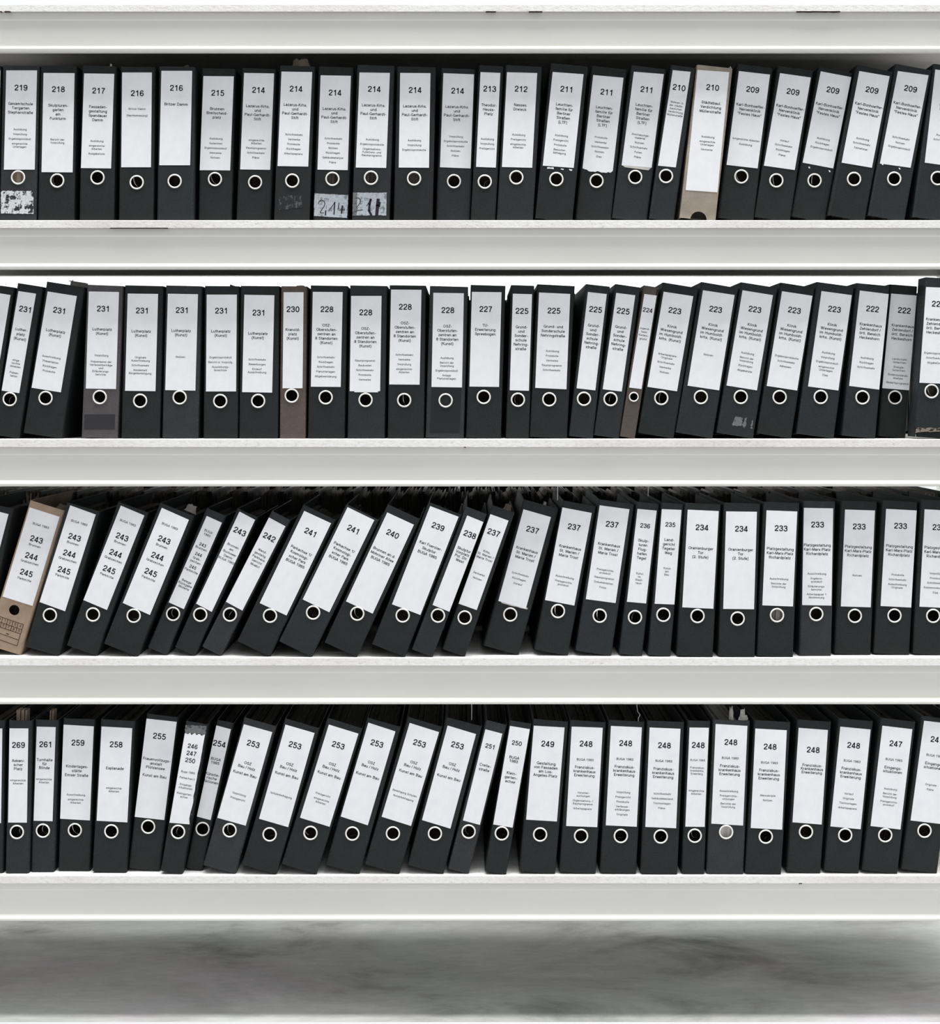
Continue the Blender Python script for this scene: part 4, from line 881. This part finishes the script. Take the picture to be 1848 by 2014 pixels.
    if num == '214' and row == 0 and i_ in (3, 4):
        if i_ == 3:
            qd = [Z4(190, 210), Z4(868, 245), Z4(846, 705), Z4(175, 665)]
            st = [([(265, 420), (285, 365), (330, 345), (380, 365), (400, 410), (380, 480), (340, 530), (310, 580), (305, 605), (375, 605)], 15), ([(430, 460), (424, 520)], 8),
                  ([(415, 560), (410, 650)], 26), ([(485, 550), (600, 390)], 13), ([(598, 385), (582, 635)], 24), ([(685, 400), (665, 525)], 16), ([(680, 552), (800, 540)], 14), ([(752, 460), (735, 600)], 32), ([(735, 600), (725, 630)], 10)]
        else:
            qd = [Z4(965, 195), Z4(1645, 195), Z4(1636, 655), Z4(958, 655)]
            st = [([(1040, 305), (1080, 300), (1115, 340), (1110, 400), (1050, 480), (1045, 530)], 14), ([(1035, 582), (1045, 556), (1160, 542)], 15),
                  ([(1240, 465), (1325, 335)], 15), ([(1325, 325), (1300, 430), (1290, 560), (1335, 650)], 46), ([(1475, 330), (1460, 450), (1445, 650)], 66), ([(1510, 390), (1495, 480)], 34)]
        f = flat('handwritten_sticker', ragged(qd, 0.45, 4 + i_), STICKER, label='greyish sticker with handwritten number')
        q = MB()
        for pts, wd in st: ribbon(q, [F.img(*Z4(*p)) for p in pts], wd / 10.27 * K, -0.0007)
        ob = link('handwriting', q.mesh('handwriting', [INK]), f)
        if i_ == 4:
            for xa_, xb_ in ((965, 1050), (1565, 1645)):
                flat('tape_strip', [Z4(xa_, 193), Z4(xb_, 193), Z4(xb_ - 8, 657), Z4(xa_ - 6, 657)], TAPE if xa_ < 1000 else STICKER, -0.00062)
    if num == '214' and row == 0 and i_ == 2:
        flat('glue_smudge', ragged([cr(340, 1145), cr(510, 1125), cr(520, 1225), cr(335, 1245)], 1.0, 8, 7), SMUDGE, -0.0003)
        link('loose_sheet', crumple(0.042, 0.025, 23, SCRAP), root, (0.004, 0.014, F.h - 0.003))
    if num == '211' and i_ == 1:
        for q_, s2 in ((((598, 920), (650, 922), (648, 934), (600, 930)), 2), (((702, 930), (724, 932), (722, 940), (704, 938)), 3), (((765, 934), (790, 936), (788, 948), (768, 944)), 4)):
            flat('paper_fleck', ragged([cr(*p) for p in q_], 0.5, s2, 4), LABEL, -0.0004)
    if num == '211' and i_ == 3:
        flat('under_label', [cr(1163, 903), cr(1392, 918), cr(1385, 925), cr(1366, 943), cr(1190, 920)], PALE_SCRAP, -0.0004)
    if num == '228' and i_ == 2:
        flat('under_label', [cr(910, 955), cr(1090, 958), cr(1090, 969), cr(912, 968)], LABEL, -0.0005)
    if num == '237' and i_ == 2:
        flat('under_label', ragged([cr(250, 905), cr(452, 965), cr(448, 976), cr(255, 930)], 0.6, 6, 8), PALE_SCRAP, -0.0004)
    if num == '209' and i_ in (3, 5):
        for (x, y) in (((1012, 950), (858, 922)) if i_ == 3 else ((1541, 930), (1412, 895))):
            flat('paper_fleck', ragged([cr(x - 7, y - 6), cr(x + 5, y - 6), cr(x + 7, y + 8), cr(x - 3, y + 6)], 0.5, x, 3), LABEL, -0.0004)
    if num == '231' and o.get('mat') == 'grey':
        flat('dark_patch', [cr(640, 1136), cr(872, 1136), cr(868, 1250), cr(636, 1250)], PATCH, -0.0003)
    if num == '228' and i_ == 4:
        flat('dark_panel', [cr(1495, 930), cr(1722, 932), cr(1708, 1278), cr(1482, 1278)], DARKPATCH, -0.00008 - 0.0001)
    if num == '223' and i_ == 3:
        for s2, q_ in enumerate((((300, 1150), (355, 1160), (345, 1225), (272, 1220)), ((372, 1165), (385, 1160), (372, 1250), (350, 1215)), ((425, 1180), (432, 1182), (425, 1245), (415, 1240)))):
            flat('tape_remnant', ragged([cr(*p) for p in q_], 0.9, s2 + 20, 6), TAPE, -0.0004)
    if cut:
        flat('torn_foot', ragged([cr(1640, 1235), cr(1850, 1240), cr(1850, 1262), cr(1655, 1275)], 1.2, 31, 8), WORN, -0.0003)
        q = MB(); q.box(-F.w / 2 + 0.006, F.w / 2 - 0.004, 0.004, 0.012, 0.0, cut + 0.002); link('foot_shade_filler', q.mesh('foot_shade_filler', [DARKPATCH]), root)  # dark filler standing in for the shadow below the torn foot
    if num == '224':
        pts = []
        flat('edge_tape', ragged([cr(1430, 190), cr(1440, 190), cr(1330, 830), cr(1320, 830)], 0.3, 41, 20), BLACKTAPE, -0.0003)
    if num == '246':
        flat('torn_sticker', ragged([cr(1403, 195), cr(1565, 205), cr(1553, 272), cr(1400, 258)], 1.2, 51, 10), TAPE, -0.0003)
        flat('edge_tape', ragged([cr(1568, 200), cr(1590, 200), cr(1440, 1010), cr(1425, 985)], 0.8, 52, 24), BLACKTAPE, -0.0004)
    if o.get('mat') == 'kraft':
        Z7 = lambda x, y: (x / 15.49, 1180 + y / 15.49)
        q = MB()
        for pts in ([(-190, 438), (710, 750)], [(-230, 592), (670, 905)], [(-270, 730), (622, 1035)], [(-300, 912), (562, 1222)], [(-350, 1092), (520, 1402)], [(712, 748), (518, 1402)],
                    [(85, 540), (8, 820)], [(240, 597), (165, 872)], [(398, 648), (325, 928)], [(555, 700), (482, 985)], [(-70, 485), (-150, 765)]):
            ribbon(q, [F.img(*Z7(*p)) for p in pts], 18 / 15.49 * K, -0.0003)
        for t, x, y in (('0', -5, 585), ('1', 145, 630), ('2', 300, 690), ('3', 460, 742), ('4', 620, 800), ('5', -50, 715), ('6', 105, 775), ('7', 258, 832), ('8', 415, 893), ('9', 572, 948)):
            ix, iy = Z7(x, y); put(t, 'm', (ix - X0[crop]) * Q, (iy - Y0[row]) * Q, 1.0, q, -0.0003, 0, 0.12)
        ribbon(q, [F.img(*Z7(200, 1022)), F.img(*Z7(265, 1048))], 26 / 15.49 * K, -0.0003)
        link('printed_grid', q.mesh('printed_grid', [BROWNINK]), root)

# paper and card standing up out of single binders
def tabs(key, idx, spots, m_, h, d0=0.03, hang=0.05):
    root, F = roots[key][idx]
    for x, w in spots:
        q = MB(); q.box(x - w / 2, x + w / 2, d0, d0 + 0.02, F.h - hang, F.h + h)
        link('divider_tab', q.mesh('divider_tab', [m_]), root)


tabs((3, '269'), 0, [(-0.0175, 0.003), (-0.0135, 0.004), (-0.006, 0.006), (0.001, 0.003)], TAN_SHEETS, 0.014)
tabs((3, '261'), 0, [(-0.002, 0.003), (0.003, 0.003)], TAN_SHEETS, 0.012)
root, F = roots[(3, '248')][4]
for x, s2, w, h in ((0.002, 5, 0.010, 0.026), (0.026, 6, 0.012, 0.024), (0.028, 7, 0.022, 0.010)):
    link('loose_sheet', crumple(w, h, s2, PALE_SCRAP), root, (x, 0.012, F.h - 0.002))
root, F = roots[(3, '248')][1]
q = MB(); q.tube([(0.026, 0.01, F.h - 0.01), (0.025, 0.012, F.h + 0.004), (0.029, 0.016, F.h + 0.010), (0.024, 0.022, F.h + 0.016), (0.023, 0.03, F.h + 0.028)], 0.0009)
link('tie_string', q.mesh('tie_string', [PALE_SCRAP], True), root)
root, F = roots[(0, '210')][1]
q = MB(); q.tube([(0.030, 0.006, F.h - 0.01), (0.031, 0.006, F.h + 0.003), (0.033, 0.006, F.h + 0.005), (0.035, 0.006, F.h + 0.001), (0.0335, 0.006, F.h - 0.008)], 0.0008)
link('tie_string', q.mesh('tie_string', [LABEL], True), root)
root, F = roots[(0, '217')][0]
link('loose_sheet', crumple(0.006, 0.009, 12, PALE_SCRAP), root, (0.022, 0.006, F.h - 0.001))
root, F = roots[(0, '216')][1]
link('loose_sheet', crumple(0.014, 0.014, 13, SCRAP), root, (0.012, 0.03, F.h - 0.001))
root, F = roots[(1, '231')][1]
q = MB(); z = F.h
q.box(0.000, 0.032, 0.030, 0.046, z - 0.004, z + 0.0095); q.box(-0.004, 0.032, 0.028, 0.048, z + 0.009, z + 0.0105); q.box(0.018, 0.0195, 0.0285, 0.030, z - 0.004, z + 0.009); q.tube([(0.004, 0.03, z + 0.010), (0.004, 0.03, z + 0.013)], 0.0012)
link('metal_clip', q.mesh('metal_clip', [DARKSTEEL]), root)
root, F = roots[(1, '231')][5]
q = MB(); q.prism([(0.012, F.h - 0.004), (0.030, F.h - 0.004), (0.028, F.h + 0.0005), (0.013, F.h + 0.0055)], 0.02, 0.024)
link('torn_flap', q.mesh('torn_flap', [COVER['black']]), root)
root, F = roots[(1, '230')][0]
link('worn_top', crumple(0.022, 0.005, 14, SCRAP), root, (0.012, 0.008, F.h - 0.002))
root, F = roots[(2, '243')][0]
link('loose_sheet', crumple(0.022, 0.012, 15, SCRAP), root, (0.020, 0.03, F.h - 0.006))
root, F = roots[(2, '243')][3]
link('loose_sheet', crumple(0.026, 0.016, 16, PALE_SCRAP), root, (0.018, 0.05, F.h - 0.004))
root, F = roots[(2, '237')][0]
link('loose_sheet', crumple(0.018, 0.014, 17, SCRAP), root, (0.010, 0.035, F.h - 0.003))
tabs((2, '237'), 1, [(0.010, 0.005)], PALE_SCRAP, 0.004)

# ------------------------------------------------------------------ binders back to back behind the third shelf's row; other rear rows added to block bright gaps
random.seed(21)
protos = []
for w in (0.080, 0.074, 0.082):
    r_ = bpy.data.objects.new('rear_binder', None); COL.objects.link(r_)
    link('cover', shell_mesh(w, 0.310, None, None, 0.0, COVER['black'], 0.270), r_); recalc(r_.children[0].data)
    m = MB(); x = -w / 2 + 0.004
    while x < w / 2 - 0.006:                            # sheets fanning at the open edge
        t = random.uniform(0.0012, 0.006); top = 0.305 + random.uniform(-0.016, 0.004); dy = random.uniform(0, 0.014)
        m.prism([(x, 0.006), (min(x + t * 0.85, w / 2 - 0.003), 0.006), (min(x + t * 0.85 + random.uniform(0, 0.002), w / 2 - 0.003), top - 0.004), (x + random.uniform(0, 0.001), top)], 0.03, 0.262 - dy)
        x += t
    link('paper_stack', m.mesh('paper_stack', [SHEETS]), r_)
    protos.append((r_, w))
NTH = ['first', 'second', 'third', 'fourth', 'fifth', 'sixth', 'seventh', 'eighth', 'ninth', 'tenth', 'eleventh', 'twelfth', 'thirteenth', 'fourteenth',
       'fifteenth', 'sixteenth', 'seventeenth', 'eighteenth', 'nineteenth', 'twentieth', 'twenty-first', 'twenty-second', 'twenty-third', 'twenty-fourth', 'twenty-fifth', 'twenty-sixth', 'twenty-seventh', 'twenty-eighth', 'twenty-ninth', 'thirtieth']
used = set()
for lev in (2, 0, 1, 3):
    x, i = -1.235, 0
    while x < 1.112 and i < 30:
        pr, w = protos[random.randrange(3)]
        if id(pr) in used:
            r_ = pr.copy(); COL.objects.link(r_)
            for ch in list(pr.children):
                c = ch.copy(); COL.objects.link(c); c.parent = r_
        else:
            r_ = pr; used.add(id(pr))
        r_.location = (x + w / 2, 0.625, ZT[lev + 1]); r_.rotation_euler = (0, 0, math.pi); r_.scale = (1, 1, (1.24, 1.08, 1.02, 1.0)[lev])  # upper rear rows stretched taller to shut out wall light in the gaps
        tag(r_, 'dim binder facing away behind the %s row, %s from left' % (SHELF[lev], NTH[i]), 'binder', 'rear row of binders on the ' + SHELF[lev])
        x += w + random.uniform(0.001, 0.0025); i += 1
for pr, w in protos:
    if id(pr) not in used:
        for ch in list(pr.children): bpy.data.objects.remove(ch)
        bpy.data.objects.remove(pr)

# ------------------------------------------------------------------ thin cords hanging down behind the beams
for px, py, lv, nm in ((1096, 984, 2, 'above the second 237 binder of the third shelf'), (1274, 976, 2, 'above the 236 binder of the third shelf'), (927, 1416, 3, 'above the last 253 binder of the lowest shelf')):
    x, z = PX(px, py, 0.04); q = MB()
    q.tube([(0, 0, 0), (0.0004, 0, 0.02), (0, 0, 0.05), (0, 0, ZE[lv] - z + 0.0005)], 0.0009)
    c = link('hanging_cord', q.mesh('hanging_cord', [CORD], True), None, (x, 0.04, z))
    tag(c, 'thin white cord hanging from the board, ' + nm, 'cord', 'cords hanging under the boards')
